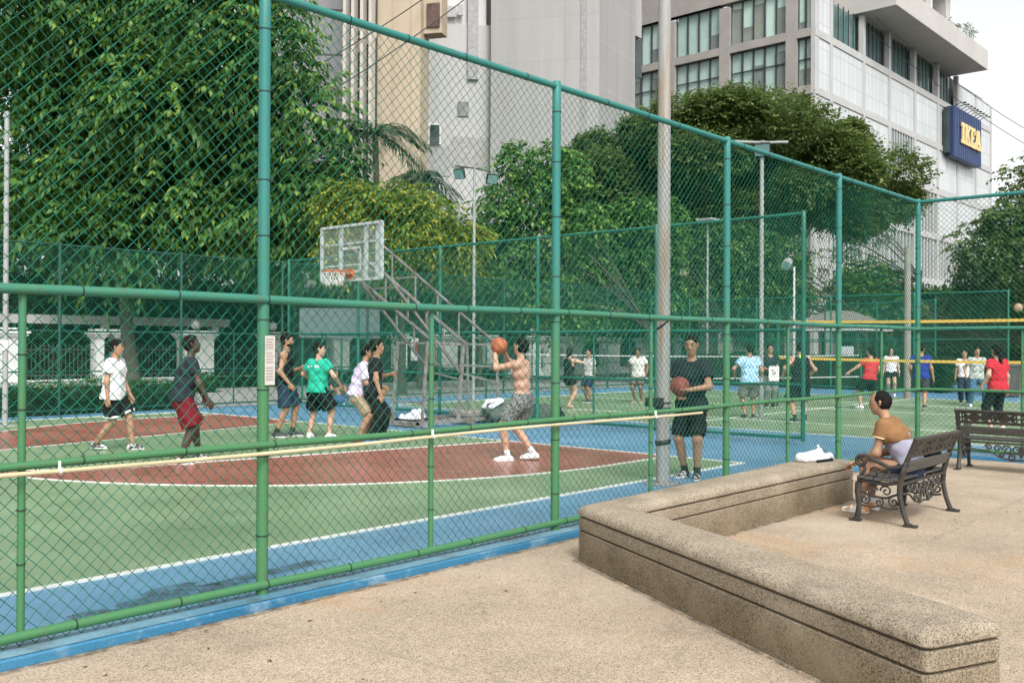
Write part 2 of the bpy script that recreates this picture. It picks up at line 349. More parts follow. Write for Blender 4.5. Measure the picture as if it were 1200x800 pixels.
# court surfaces: blue slab under everything, green fields, red key areas, white lines (4 mm apart)
o=MB().box((-12,FY+.06,-.5),(45,22.9,0)).build('court_slab',M['blue']); tag(o,kind='structure')
o=MB().box((CX+.05,-16,-.5),(37,FY+.06,-.0005)).build('court_slab_east',M['blue']); tag(o,kind='structure')
BX,CYc,SY=12.45,14.2,6.74
sheet('court_green',[(-8,SY),(BX,SY),(BX,2*CYc-SY),(-8,2*CYc-SY)],.004,M['green'])
HX=BX-1.575; RA=6.25
arc=[]; a0=math.acos((BX-1.575-HX)/RA) if 0 else math.pi/2
for i in range(49):
    a=math.pi/2+math.pi*i/48; arc.append((HX+RA*math.cos(a),CYc+RA*math.sin(a)))
pts=[(BX,CYc+RA)]+arc+[(BX,CYc-RA)]
mb=MB(); mb._add([(x,y,.007) for x,y in pts],[tuple(range(len(pts)))]); tag(mb.build('court_red',M['red']),kind='structure')
FTX=BX-5.8
lane=[(BX,CYc+3),(FTX,CYc+1.8),(FTX,CYc-1.8),(BX,CYc-3)]
kc=[(FTX+1.8*math.cos(math.pi/2+math.pi*i/24),CYc+1.8*math.sin(math.pi/2+math.pi*i/24)) for i in range(25)]
mb=MB(); P=[lane[0]]+kc+[lane[3]]; mb._add([(x,y,.010) for x,y in P],[tuple(range(len(P)))]); tag(mb.build('court_lane',M['green']),kind='structure')
mb=MB(); LW=.05
strip_path(mb,pts,LW,.0132); strip_path(mb,P,LW,.0140)
strip_path(mb,[(-8,SY),(BX+.025,SY)],LW+.005,.0136); strip_path(mb,[(BX,SY-.03),(BX,2*CYc-SY+.03)],LW,.0148); strip_path(mb,[(-8,2*CYc-SY),(BX+.025,2*CYc-SY)],LW,.0136)

tag(mb.build('court_lines',M['line']),kind='structure')
sheet('second_court_green',[(17.6,-12),(32.3,-12),(32.3,20.3),(17.6,20.3)],.004,M['green'])
mb=MB()
for p,q in (((17.6,-12),(17.6,20.3)),((32.3,-12),(32.3,20.3)),((17.6,20.3),(32.3,20.3)),((20.0,-4),(20.0,17.5)),((25,-12),(25,20.3)),((17.6,11.2),(32.3,11.2)),((28.4,-8),(28.4,17))):
    strip_path(mb,[p,q],.06,.008+.004*(q[1]==p[1]))
tag(mb.build('second_court_lines',M['line']),kind='structure')
# kerbs under the fences
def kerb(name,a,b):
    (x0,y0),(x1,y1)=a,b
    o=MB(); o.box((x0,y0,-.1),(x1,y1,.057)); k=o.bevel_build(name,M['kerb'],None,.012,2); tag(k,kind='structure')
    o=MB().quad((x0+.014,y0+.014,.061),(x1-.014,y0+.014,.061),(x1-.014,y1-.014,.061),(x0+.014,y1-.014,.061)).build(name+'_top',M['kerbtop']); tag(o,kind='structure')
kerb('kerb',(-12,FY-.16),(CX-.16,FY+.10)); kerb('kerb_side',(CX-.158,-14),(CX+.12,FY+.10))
# planted ground beyond the courts
sheet('lawn',[(-12,22.95),(13.3,22.95),(13.3,35),(-12,35)],-.05,M['lawn_base'])
sheet('paving',[(13.3,22.95),(37,22.95),(37,33.2),(13.3,33.2)],-.03,M['path'])
sheet('road',[(37.2,-60),(120,-60),(120,34.8),(37.2,34.8)],-.05,M['asphalt'])
# ------------------------------------------------------------------ stone seat wall, L shaped
def inset(pts,d):
    P=np.array(pts,float); n=len(P); out=[]
    for i in range(n):
        a,b,c=P[i-1],P[i],P[(i+1)%n]; e1=(b-a)/np.linalg.norm(b-a); e2=(c-b)/np.linalg.norm(c-b)
        n1=np.array([-e1[1],e1[0]]); n2=np.array([-e2[1],e2[0]])
        k=(n1+n2)/(1+n1@n2); out.append(b+k*d)
    return np.array(out)
def rounded(pts,r,seg=5):
    P=np.array(pts,float); n=len(P); out=[]
    for i in range(n):
        a,b,c=P[i-1],P[i],P[(i+1)%n]; u=(a-b)/np.linalg.norm(a-b); v=(c-b)/np.linalg.norm(c-b)
        ang=math.acos(max(-1,min(1,u@v))); t=r/math.tan(ang/2); p0,p1=b+u*t,b+v*t
        for k in range(seg+1):
            s_=k/seg; out.append((1-s_)**2*p0+2*s_*(1-s_)*b+s_*s_*p1)
    return np.array(out)
wp=[(10.35,4.25),(10.35,4.76),(5.92,4.61),(4.315,1.455),(4.765,1.265),(6.18,4.29)]
sub=[]
wr=rounded(wp,.05)
prof=[(0,0),(.0,.230),(.003,.234),(.028,.237),(.028,.247),(.003,.250),(0,.254),(0,.336),(.003,.340),(.028,.343),(.028,.353),(-.004,.357),(-.008,.364),(-.006,.385),(.006,.408),(.03,.425),(.065,.433),(.12,.436)]
V=[];Fc=[];n=len(wr)
for d,z in prof:
    q=rounded(inset(wp,d) if d else wp,.05)
    V+= [(x,y,z) for x,y in q]
for i in range(len(prof)-1):
    for k in range(n): l=(k+1)%n; Fc.append((i*n+k,i*n+l,(i+1)*n+l,(i+1)*n+k))
top=inset(wp,.12); b0=len(V)
Fc.append(tuple((len(prof)-1)*n+k for k in range(n)))
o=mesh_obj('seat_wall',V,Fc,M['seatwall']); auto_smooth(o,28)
tag(o,'low L shaped pebble stone seat wall with two grooves and a rounded top','wall')

m,t_,b_=new_mat('base_dark_strip'); b_.inputs['Base Color'].default_value=(.045,.038,.024,1); b_.inputs['Roughness'].default_value=.95
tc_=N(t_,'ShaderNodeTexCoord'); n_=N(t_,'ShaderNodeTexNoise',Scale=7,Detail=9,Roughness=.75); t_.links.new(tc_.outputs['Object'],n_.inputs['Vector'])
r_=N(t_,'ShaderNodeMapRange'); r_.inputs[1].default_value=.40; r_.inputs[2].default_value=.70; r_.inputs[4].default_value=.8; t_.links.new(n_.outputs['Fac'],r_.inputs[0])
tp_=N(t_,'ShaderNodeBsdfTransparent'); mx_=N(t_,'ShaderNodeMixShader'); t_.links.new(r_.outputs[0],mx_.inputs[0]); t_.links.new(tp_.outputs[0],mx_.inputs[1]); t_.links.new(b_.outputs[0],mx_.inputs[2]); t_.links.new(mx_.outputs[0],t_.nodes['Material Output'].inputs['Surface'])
M['base_strip']=m  # dark patchy strip laid along the wall foot and both kerb edges
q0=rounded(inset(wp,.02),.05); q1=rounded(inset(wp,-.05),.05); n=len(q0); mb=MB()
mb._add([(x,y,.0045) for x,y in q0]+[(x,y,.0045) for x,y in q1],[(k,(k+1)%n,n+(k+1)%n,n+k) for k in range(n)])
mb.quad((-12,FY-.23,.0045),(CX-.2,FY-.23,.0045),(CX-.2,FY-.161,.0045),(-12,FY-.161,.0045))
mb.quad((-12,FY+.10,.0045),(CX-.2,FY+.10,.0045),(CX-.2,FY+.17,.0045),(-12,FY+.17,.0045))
stains=[]; rg=np.random.default_rng(3)
for (cx,cy,ax,ay,z) in ((3.32,5.95,.42,.20,.0052),(4.15,6.02,.55,.09,.0052),(2.7,5.85,.2,.1,.0052),(6.1,5.75,.5,.06,.0052)):
    P=[(cx+ax*math.cos(a)*(1+.35*math.sin(3*a+cx)+rg.uniform(-.2,.2)),cy+ay*math.sin(a)*(1+.3*math.sin(2*a)+rg.uniform(-.2,.2)),z) for a in np.linspace(0,2*math.pi,26,endpoint=False)]
    mb2=MB(); mb2.quad(*P); stains.append(mb2)
tag(mb.build('base_dark_strip',m),kind='structure')

ms=m.copy(); ms.name='dark_stain'
for n_ in ms.node_tree.nodes:
    if n_.type=='MAP_RANGE': n_.inputs[1].default_value=.34; n_.inputs[2].default_value=.66; n_.inputs[4].default_value=.75
    if n_.type=='BSDF_PRINCIPLED': n_.inputs['Base Color'].default_value=(.05,.06,.058,1)
allst=MB()
for q in stains: allst._add(q.v,q.f)
tag(allst.build('ground_stains',ms),kind='structure')
# ------------------------------------------------------------------ implicit surfaces (bodies, clothes, bags)
def rc(a,b,ra,rb=None): return ('c',np.asarray(a,float),np.asarray(b,float),float(ra),float(ra if rb is None else rb))
def el(c,r,M3=None): return ('e',np.asarray(c,float),np.asarray(r,float),np.eye(3) if M3 is None else np.asarray(M3,float))
def prim_box(p):
    if p[0]=='c':
        r=max(p[3],p[4]); return np.minimum(p[1],p[2])-r,np.maximum(p[1],p[2])+r
    r=p[2].max(); return p[1]-r,p[1]+r
def prim_d(p,X,Y,Z):
    if p[0]=='c':
        a,b=p[1],p[2]; ab=b-a; L=ab@ab+1e-12
        t=((X-a[0])*ab[0]+(Y-a[1])*ab[1]+(Z-a[2])*ab[2])/L; t=np.clip(t,0,1)
        return np.sqrt((X-a[0]-t*ab[0])**2+(Y-a[1]-t*ab[1])**2+(Z-a[2]-t*ab[2])**2)-(p[3]+(p[4]-p[3])*t)
    q=[X-p[1][0],Y-p[1][1],Z-p[1][2]]; m=p[3]
    l=[(m[0,i]*q[0]+m[1,i]*q[1]+m[2,i]*q[2])/p[2][i] for i in range(3)]
    n=np.sqrt(l[0]**2+l[1]**2+l[2]**2)+1e-9
    return (n-1)*p[2].min()*np.clip(n,.6,1.5)**0
def smin(a,b,k):
    if k<=0: return np.minimum(a,b)
    h=np.clip(k-np.abs(a-b),0,None)/k; return np.minimum(a,b)-h*h*k*.25
def sdf_mesh(groups,h,ku=.012):
    lo=np.full(3,1e9);hi=-lo
    for g in groups:
        for p in g['p']:
            a,b=prim_box(p); lo=np.minimum(lo,a);hi=np.maximum(hi,b)
    lo-=4*h+.01; hi+=4*h+.01; n=np.ceil((hi-lo)/h).astype(int)+1
    ax=[(lo[i]+h*np.arange(n[i])).astype(np.float32) for i in range(3)]
    D=np.full(n,1.0,np.float32)
    def sl(a,b,m):
        i0=np.maximum(0,np.floor((a-m-lo)/h).astype(int)); i1=np.minimum(n,np.ceil((b+m-lo)/h).astype(int)+1); return i0,i1
    for g in groups:
        k=g.get('k',.02); a=np.min([prim_box(p)[0] for p in g['p']],0); b=np.max([prim_box(p)[1] for p in g['p']],0)
        g0,g1=sl(a,b,k+4*h+ku); G=np.full(g1-g0,1.0,np.float32)
        for p in g['p']:
            a,b=prim_box(p); i0,i1=sl(a,b,k+3*h); i0=np.maximum(i0,g0); i1=np.minimum(i1,g1)
            s=tuple(slice(i0[i]-g0[i],i1[i]-g0[i]) for i in range(3))
            X=ax[0][i0[0]:i1[0],None,None];Y=ax[1][None,i0[1]:i1[1],None];Z=ax[2][None,None,i0[2]:i1[2]]
            G[s]=smin(G[s],prim_d(p,X,Y,Z),k)
        X=ax[0][g0[0]:g1[0],None,None];Y=ax[1][None,g0[1]:g1[1],None];Z=ax[2][None,None,g0[2]:g1[2]]
        if g.get('noise'):
            a_=g['noise']; ph=g.get('seed',0)
            G=G+a_*(np.sin(31*X+17*Z+ph)*np.sin(27*Y-13*Z+2*ph)+.6*np.sin(52*Z+23*Y+ph)*np.sin(37*X+1.3*ph)+.5*np.sin(19*Z-29*X+.7*ph))
        for pl in g.get('planes',[]):
            nn,c=np.asarray(pl[0],float),pl[1]; G=np.maximum(G,(nn[0]*X+nn[1]*Y+nn[2]*Z-c).astype(np.float32))
        for p in g.get('cuts',[]): G=np.maximum(G,-prim_d(p,X,Y,Z))
        s=tuple(slice(g0[i],g1[i]) for i in range(3)); D[s]=smin(D[s],G.astype(np.float32),g.get('ku',ku))
    return surfnets(D,lo,h)
def surfnets(D,o,h):
    S=D<0; n=np.array(D.shape)-1
    acc=np.zeros((*n,3),np.float32); cnt=np.zeros(n,np.float32)
    def sub(A,off): return A[off[0]:off[0]+n[0],off[1]:off[1]+n[1],off[2]:off[2]+n[2]]
    for axis in range(3):
        oth=[i for i in range(3) if i!=axis]
        for a in(0,1):
            for b in(0,1):
                p0=[0,0,0];p0[oth[0]]=a;p0[oth[1]]=b;p1=list(p0);p1[axis]=1
                s0,s1=sub(S,p0),sub(S,p1); m=s0!=s1
                if not m.any(): continue
                d0=sub(D,p0)[m];d1=sub(D,p1)[m]; t=d0/(d0-d1)
                pos=np.zeros((m.sum(),3),np.float32); pos[:,oth[0]]=a;pos[:,oth[1]]=b;pos[:,axis]=t
                acc[m]+=pos; cnt[m]+=1
    act=cnt>0; ids=np.full(n,-1,np.int64); I=np.argwhere(act); ids[act]=np.arange(len(I))
    V=(I+acc[act]/cnt[act][:,None])*h+o
    Fs=[]
    for axis in range(3):
        oth=[i for i in range(3) if i!=axis]
        sl0=[slice(1,n[i]) for i in range(3)]; sl0[axis]=slice(0,n[axis]); sl1=list(sl0); sl1[axis]=slice(1,n[axis]+1)
        s0,s1=S[tuple(sl0)],S[tuple(sl1)]; m=s0!=s1; q=np.argwhere(m)
        if not len(q): continue
        base=q+np.array([0 if i==axis else 1 for i in range(3)])
        e1=np.zeros(3,int);e1[(axis+1)%3]=1;e2=np.zeros(3,int);e2[(axis+2)%3]=1
        def idd(c): return ids[c[:,0],c[:,1],c[:,2]]
        A=idd(base-e1-e2);B=idd(base-e2);C_=idd(base);Dd=idd(base-e1)
        f=np.stack([A,B,C_,Dd],1); fl=~s0[m]; f[fl]=f[fl][:,::-1]; Fs.append(f)
    return V,np.concatenate(Fs)
# ------------------------------------------------------------------ foliage
def unit(v): return v/(np.linalg.norm(v,axis=-1,keepdims=True)+1e-9)
def sprays(P,Dir,L,n,leaf,wid,droop=.5,rg=RNG,fold=.35,hang=.35):
    """compound leaf sprays: n leaflets along a drooping stalk.  P,Dir:(k,3), L:(k,)"""
    k=len(P); t=np.linspace(.12,1,n)[None,:,None]; Dir=unit(Dir); L=L[:,None,None]
    side=unit(np.cross(Dir,np.array([0,0,1.])+rg.normal(0,.25,(k,3))))
    C_=P[:,None]+Dir[:,None]*t*L+np.array([0,0,-1.])*droop*L*t*t
    tan=unit(Dir[:,None]*1.0+np.array([0,0,-1.])*2*droop*t)
    sg=np.where(np.arange(n)%2==0,1,-1)[None,:,None]
    ld=unit(side[:,None]*sg*.8+tan*.75+np.array([0,0,-hang])+rg.normal(0,.16,(k,n,3)))
    up=unit(np.cross(ld,np.cross(np.array([0,0,1.])+rg.normal(0,.3,(k,n,3)),ld)))
    wv=unit(np.cross(ld,up)); l=leaf*rg.uniform(.7,1.2,(k,n,1)); w_=wid*rg.uniform(.8,1.15,(k,n,1))
    q=np.stack([C_,C_+ld*l*.5+wv*w_*.5+up*l*.04,C_+ld*l-up*l*fold*.3,C_+ld*l*.5-wv*w_*.5+up*l*.04],2)
    return q.reshape(-1,4,3)
def clump_points(cl,per,rg,inner=.35):
    """cl: list of (center(3), radii(3)); points biased to the shell, with outward directions"""
    P=[];Dr=[];Cw=[]
    for c,r in cl:
        k=max(3,int(per*rg.uniform(.75,1.25))); u=unit(rg.normal(0,1,(k,3))); rad=rg.uniform(inner,1,(k,1))**.6
        P.append(np.array(c)+u*rad*np.array(r)); Dr.append(u); Cw.append(np.full(k,rg.uniform(-1,1)))
    return np.concatenate(P),np.concatenate(Dr),np.concatenate(Cw)
def trunk_mesh(parent,base,cl,r0,fork,mat,n=14,rg=None,lean=(0,0),name='trunk'):
    rg=rg or np.random.default_rng(1); mb=MB(); b=np.array(base,float); f=np.array(fork,float)
    pts=[];rs=[]
    for i in range(7):
        s_=i/6; pts.append(b+(f-b)*s_+np.array([math.sin(s_*3)*.08,math.cos(s_*4)*.06,0])*r0*3); rs.append(r0*(1.35-.35*min(1,s_*4))*(1-.4*s_) if s_<.3 else r0*(1-.4*s_))
    mb.tube(pts,rs,12); tr=auto_smooth(mb.build(name,mat,parent),60)
    mb=MB(); near=sorted(range(len(cl)),key=lambda i:np.linalg.norm(np.array(cl[i][0])-f)+rg.uniform(0,2)); idx=near[:n]
    for i in idx:
        c=np.array(cl[i][0]); pts=[];
        mid=f+(c-f)*.5+np.array([0,0,.12*np.linalg.norm(c-f)])+rg.normal(0,.12*np.linalg.norm(c-f)*.5,3)
        s0=pts_on=b+(f-b)*rg.uniform(.75,1)
        for q in np.linspace(0,1,7): pts.append((1-q)**2*s0+2*q*(1-q)*mid+q*q*c)
        mb.tube(pts,[r0*.34*(1-.88*q)+.010 for q in np.linspace(0,1,7)],6)
    auto_smooth(mb.build('limb',mat,tr),60); return tr
def tree(name,label,base,cl,per,leafn,leaf,wid,L,mat,bark,r0,fork,droop=.5,seed=1,out=.6,rand=.55,up=.0,limbs=14,cat='tree',inner=.3,age=(.0,.75),group=None,cvar=.0,hang=.35):
    rg=np.random.default_rng(seed); t=thing(name,label,cat,base,0,group)
    trunk_mesh(t,base,cl,r0,fork,bark,limbs,rg)
    P,Dr,Cw=clump_points(cl,per,rg,inner)
    D_=unit(Dr*out+rg.normal(0,rand,Dr.shape)+np.array([0,0,up]))
    Ls=L*rg.uniform(.6,1.25,len(P)); Q=sprays(P,D_,Ls,leafn,leaf,wid,droop,rg,hang=hang)
    ag=np.clip(np.repeat(rg.beta(1.6,2.4,len(P))*(age[1]-age[0])+age[0]+cvar*.5*Cw,leafn)+rg.normal(0,.08,len(P)*leafn)+np.tile(np.linspace(-.08,.16,leafn),len(P)),0,1)
    quads_obj('crown',Q,mat,t,ag); return t
def px_clumps(L,rs,seed,zsq=.75):
    """clump centres from picture position and real distance: (px,py,depth,radius)"""
    rg=np.random.default_rng(seed); out=[]
    for (px,py,d,r) in L:
        c=at(px,py,d)+rg.normal(0,.15*r,3); out.append((c,np.array([r,r,r*zsq])*rg.uniform(.85,1.15)))
    return out
def blob_fill(poly_rows,depth,spread,r,seed,step=1.0):
    """poly_rows: [(py,px0,px1)...]; fills that band of the crown with clumps at varying depth"""
    rg=np.random.default_rng(seed); out=[]
    for py,x0,x1 in poly_rows:
        w_=(x1-x0)*depth/F_PX; k=max(1,int(round(w_/(r*1.25*step))))
        for i in range(k):
            px=x0+(x1-x0)*(i+.5+rg.uniform(-.35,.35))/k; d=depth+rg.uniform(-spread,spread)
            out.append((px,py+rg.uniform(-.3,.3)*r*F_PX/depth,d,r*rg.uniform(.75,1.25)))
    return out
# big fresh green tree at the left, drooping compound leaves
rows=[(-60,-60,320),(-10,-60,335),(30,-50,325),(75,-40,335),(120,20,360),(165,40,382),(205,20,392),(245,-30,395),(280,60,380)]
cl=px_clumps(blob_fill(rows,37,2.2,1.55,5,1.0),None,3)
tree('broadleaf_tree','big fresh green tree with drooping leaf sprays filling the upper left',(17.3,34.3,-.05),cl,135,11,.35,.14,1.3,M['leafA'],M['bark'],.28,(17.4,36.2,6.2),droop=.30,seed=4,out=.75,rand=.3,up=.02,limbs=24,inner=.5,cvar=.5,hang=.75)
rows=[(60,-60,290),(140,0,320),(215,-50,350),(275,-60,370)]
cl=px_clumps(blob_fill(rows,44,2.0,2.3,15,1.1),None,8)
tree('broadleaf_tree','darker tree standing behind the big leafy tree at the left',(17.0,43.8,-.05),cl,300,7,.45,.2,.9,M['leafM'],M['bark'],.35,(17.5,43.8,5.0),seed=14,limbs=12,age=(0,.45))
# yellow green tree before the tan tower
cl=px_clumps([(418,232,33,1.0),(445,250,33,1.2),(475,245,33.5,1.1),(470,262,32.5,1.3),(500,258,33,1.0),(520,272,33,.9),(430,270,33,1.3),(400,250,33,1.1),(490,292,33,1.2),(455,300,33,1.2),(540,275,33.5,.6),(415,300,33,1.0),(520,300,34,1.0)],None,6)
tree('yellow_green_tree','yellow green tree with feathery drooping leaves behind the backboard',(22.6,25.4,-.03),cl,190,10,.21,.085,.65,M['leafY'],M['bark'],.16,(22.4,25.3,3.0),droop=.5,seed=9,limbs=10,age=(0,.95))
cl=px_clumps(blob_fill([(318,450,560),(345,455,600)],38,1.5,1.3,25),None,2)
tree('bushy_tree','dark bushy tree behind the grey panel and the basketball stand',(28.4,27.2,-.03),cl,200,7,.22,.11,.55,M['leafM'],M['bark'],.15,(28.3,27.2,1.6),seed=19,limbs=8,age=(0,.5))
# mid tree with broad leaves
cl=px_clumps([(610,190,43,1.0),(640,185,43,1.0),(660,205,43,1.1),(600,225,43,1.2),(630,225,42,1.4),(665,240,43,1.3),(585,255,43,1.2),(615,265,43,1.5),(650,275,43,1.4),(680,270,44,1.2),(590,295,43,1.3),(570,280,43,.8),(625,310,43,1.4),(660,320,43,1.4),(690,315,44,1.2),(600,340,43,1.2),(640,355,43,1.3),(555,300,43.5,.9),(570,335,43,1.0),(680,355,44,1.1),(545,325,43,.7)],None,12)
tree('broadleaf_tree','medium broad leaved tree right of the pale tower block, behind the tall post',(36.2,23.6,-.03),cl,115,8,.27,.15,.75,M['leafA'],M['bark'],.12,(35.7,24.2,3.0),seed=21,limbs=12,age=(.1,.95))
# rain tree, wide umbrella
rows=[(134,812,915),(150,765,965),(166,725,1000),(184,690,1025),(204,675,1042),(222,680,1050),(242,680,900),(262,670,890),(285,680,840)]
cl=px_clumps(blob_fill(rows,60,5,2.0,31,.72)+[(960,240,58,1.2),(985,250,58,1.0),(1020,246,59,1.1),(1045,240,59,.8),(1000,262,58,.7),(905,262,58,1.0),(700,170,61,1.2),(672,196,61,1.1),(742,150,61,1.0),(1000,150,60,.7),(1062,232,60,.7)],None,4,.55)
tree('rain_tree','wide dark umbrella shaped rain tree in front of the office block',(51.4,33.2,-.03),cl,720,6,.25,.155,.7,M['leafD'],M['bark'],.4,(51.6,33,9),droop=.12,seed=33,out=.5,rand=.5,up=.3,limbs=18,inner=.5,age=(0,.8))
cl=px_clumps([(690,262,52,1.5),(715,285,52,1.7),(740,255,51,1.5),(760,270,52,1.6),(770,245,52,1.0),(730,315,52,1.8),(765,310,52,1.8),(700,330,52,1.6),(790,335,52,1.6),(740,350,52,1.7),(770,360,52,1.5),(710,365,52,1.5)],None,22)
tree('round_tree','bright green rounded tree left of the lamp post, below the rain tree',(47.2,26.6,-.03),cl,330,7,.25,.14,.6,M['leafA'],M['bark'],.14,(47,26.5,3),seed=41,limbs=10,age=(.1,.75))
cl=px_clumps([(805,275,56,1.6),(830,290,55,1.7),(860,280,55,1.5),(885,285,55,1.6),(910,300,55,1.7),(840,320,55,1.9),(875,325,55,1.9),(905,335,55,1.8),(930,350,55,1.5),(815,345,55,1.8),(855,355,55,1.8),(890,365,55,1.7)],None,23)
tree('round_tree','mid green tree behind the divider fence, right of the lamp post',(54.3,21.6,-.03),cl,330,7,.26,.15,.6,M['leafM'],M['bark'],.15,(54,21.6,3),seed=43,limbs=10,age=(.15,.85))
cl=px_clumps([(1000,330,56,1.4),(1020,322,56,1.3),(1045,328,56,1.3),(1010,350,56,1.5),(1035,350,56,1.5),(1055,355,56,1.2),(990,355,56,1.2),(1025,372,56,1.4)],None,25)
tree('small_tree','small round green tree under the office block, left of the corner post',(57.3,15.6,-.05),cl,300,7,.25,.14,.6,M['leafM'],M['bark'],.1,(57.2,15.6,2),seed=45,limbs=8,age=(.2,.9))
# right hand tree with open sprays against the sky
rows=[(172,1205,1300),(195,1192,1300),(220,1185,1300),(248,1155,1300),(272,1135,1300),(296,1122,1300),(322,1115,1260),(345,1118,1250)]
cl=px_clumps(blob_fill(rows,45,3,1.25,51,1.1),None,5)
tree('broadleaf_tree','dark leafy tree at the right edge, open twigs against the white sky',(43.6,7.2,-.05),cl,190,7,.23,.13,.65,M['leafD'],M['bark2'],.2,(43.0,5.9,3.4),seed=53,limbs=22,out=.6,rand=.6,up=.15,inner=.5,age=(0,.9))
cl=px_clumps([(960,262,58,.8),(985,250,59,.9),(1010,262,59,.8),(995,290,58,.6),(1030,270,59,.8),(965,300,57,1.0),(955,325,57,1.1),(975,345,57,1.1)],None,27)
tree('thin_tree','thin open tree with bare dark limbs in front of the white facade',(55.6,19.4,-.05),cl,60,6,.17,.09,.6,M['leafD'],M['bark'],.14,(55.8,19.2,6),seed=57,limbs=8,inner=.4,age=(0,.6))
# palms by the tan tower
def palm(label,base,crown,nf,L,seed,fan=False):
    rg=np.random.default_rng(seed); t=thing('palm_tree',label,'palm',base); b=np.array(base,float); c=np.array(crown,float)
    pts=[b+(c-b)*s_+np.array([.15*math.sin(3*s_),0,0]) for s_ in np.linspace(0,1,8)]
    auto_smooth(MB().tube(pts,[.16-.05*s_ for s_ in np.linspace(0,1,8)],10).build('trunk',M['bark2'],t),60)
    Q=[];mb=MB();ages=[]
    for k in range(nf):
        a=2*math.pi*k/nf+rg.uniform(-.2,.2); el_=rg.uniform(-.25,1.1); d=np.array([math.cos(a)*math.cos(el_),math.sin(a)*math.cos(el_),math.sin(el_)]); l=L*rg.uniform(.8,1.15)
        sp=[c+d*l*s_+np.array([0,0,-.75*l*s_*s_]) for s_ in np.linspace(0,1,9)]; mb.tube(sp,[.022*(1-.8*s_) for s_ in np.linspace(0,1,9)],5)
        side=np.cross(d,[0,0,1.]);side/=np.linalg.norm(side)
        for s_ in np.linspace(.18,1,26):
            p=c+d*l*s_+np.array([0,0,-.75*l*s_*s_]); tn=d+np.array([0,0,-1.5*s_]); tn/=np.linalg.norm(tn)
            for sg in(1,-1):
                ld=side*sg*.8+tn*.6+np.array([0,0,-.25])+rg.normal(0,.07,3); ld/=np.linalg.norm(ld); ll=l*.34*math.sin(.35+2.5*s_)*rg.uniform(.85,1.1); wv=np.cross(ld,[0,0,1.]);wv=wv/np.linalg.norm(wv)*.022
                Q.append([p,p+ld*ll*.5+wv,p+ld*ll+np.array([0,0,-.12*ll]),p+ld*ll*.5-wv]); ages.append(rg.uniform(.1,.9))
    mb.build('frond_stalk',M['palm'],t); quads_obj('crown',np.array(Q),M['palm'],t,np.array(ages)); return t
c1=at(437,160,38); palm('feather palm with grey green fronds rising before the tan tower',(c1[0],c1[1],-.03),c1,24,2.5,3)
c2=at(492,212,38); palm('shorter dark palm right of the feather palm, below the small window',(c2[0],c2[1],-.03),c2,22,1.7,5)
# hedges
def hedge(label,a,b,z0,z1,n,leaf,seed,mat=None,core=True,name='hedge',group=None,cat='hedge'):
    rg=np.random.default_rng(seed); (x0,y0),(x1,y1)=a,b; t=thing(name,label,cat,((x0+x1)/2,(y0+y1)/2,z0),0,group)
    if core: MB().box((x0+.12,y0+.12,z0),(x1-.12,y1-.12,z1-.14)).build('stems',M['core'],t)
    P=np.stack([rg.uniform(x0,x1,n),rg.uniform(y0,y1,n),rg.uniform(z0,z1,n)],1)
    m=rg.random(n); P[m<.45,2]=z1-np.abs(rg.normal(0,.08,(m<.45).sum()))+.10*np.sin(P[m<.45,0]*2.3)*np.sin(P[m<.45,0]*.9+1); k=(m>=.45)&(m<.85); P[k,1]=y0+np.abs(rg.normal(0,.07,k.sum()))
    D_=unit(rg.normal(0,.6,(n,3))+np.array([0,-.4,.5])); Q=sprays(P,D_,np.full(n,leaf*1.6),5,leaf,leaf*.5,.3,rg)
    quads_obj('foliage',Q,mat or M['leafH'],t,np.clip(np.repeat(rg.beta(1.5,3,n),5)+rg.normal(0,.05,n*5),0,1)); return t
hedge('low clipped dark hedge behind the far fence at the left',(2,22.9),(13.2,24.0),-.05,.52,3600,.075,61)
hedge('second low hedge row in front of the white wall at the left',(4,30.5),(18.6,31.6),-.05,.42,2600,.10,62,M['leafM'])
hedge('hedge strip at the foot of the white wall, right of the tree trunk',(19.2,33.4),(37,34.5),-.05,.5,3000,.10,63)
hedge('long low hedge at the far side of the second court',(36.95,12),(38.2,22.3),-.05,1.25,3000,.11,64)
hedge('tall dark hedge rising behind the white pillar wall',(6,39.5),(66,41.5),-.05,4.3,11000,.26,65)
hedge('dark shrubs close behind the railings, left half of the pillar wall',(9,36.6),(30,37.4),-.05,1.9,4200,.15,66)
hedge('dark shrubs close behind the railings, right half of the pillar wall',(31,36.6),(56,37.4),-.05,2.0,4200,.17,67)
hedge('shrub row beside the distant road behind the second court',(52,-6),(53.5,22),-.05,1.6,3500,.2,68,M['leafM'])
hedge('tall green shrubs at the far right beyond the court, under the leafy tree',(60,-10),(62,26),-.05,5.0,7000,.32,69,M['leafM'])
# ground cover between hedge rows
rg=np.random.default_rng(5); n=7000; P=np.stack([rg.uniform(2,13.2,n),rg.uniform(24.1,34.8,n),np.full(n,-.05)],1)
Q=sprays(P,unit(rg.normal(0,.5,(n,3))+[0,0,1]),np.full(n,.16),4,.10,.03,.2,rg); o=quads_obj('ground_cover',Q,M['leafH'],None,rg.random(n*4)); tag(o,'dark ground cover plants growing on the lawn behind the hedge','ground cover',kind='stuff')
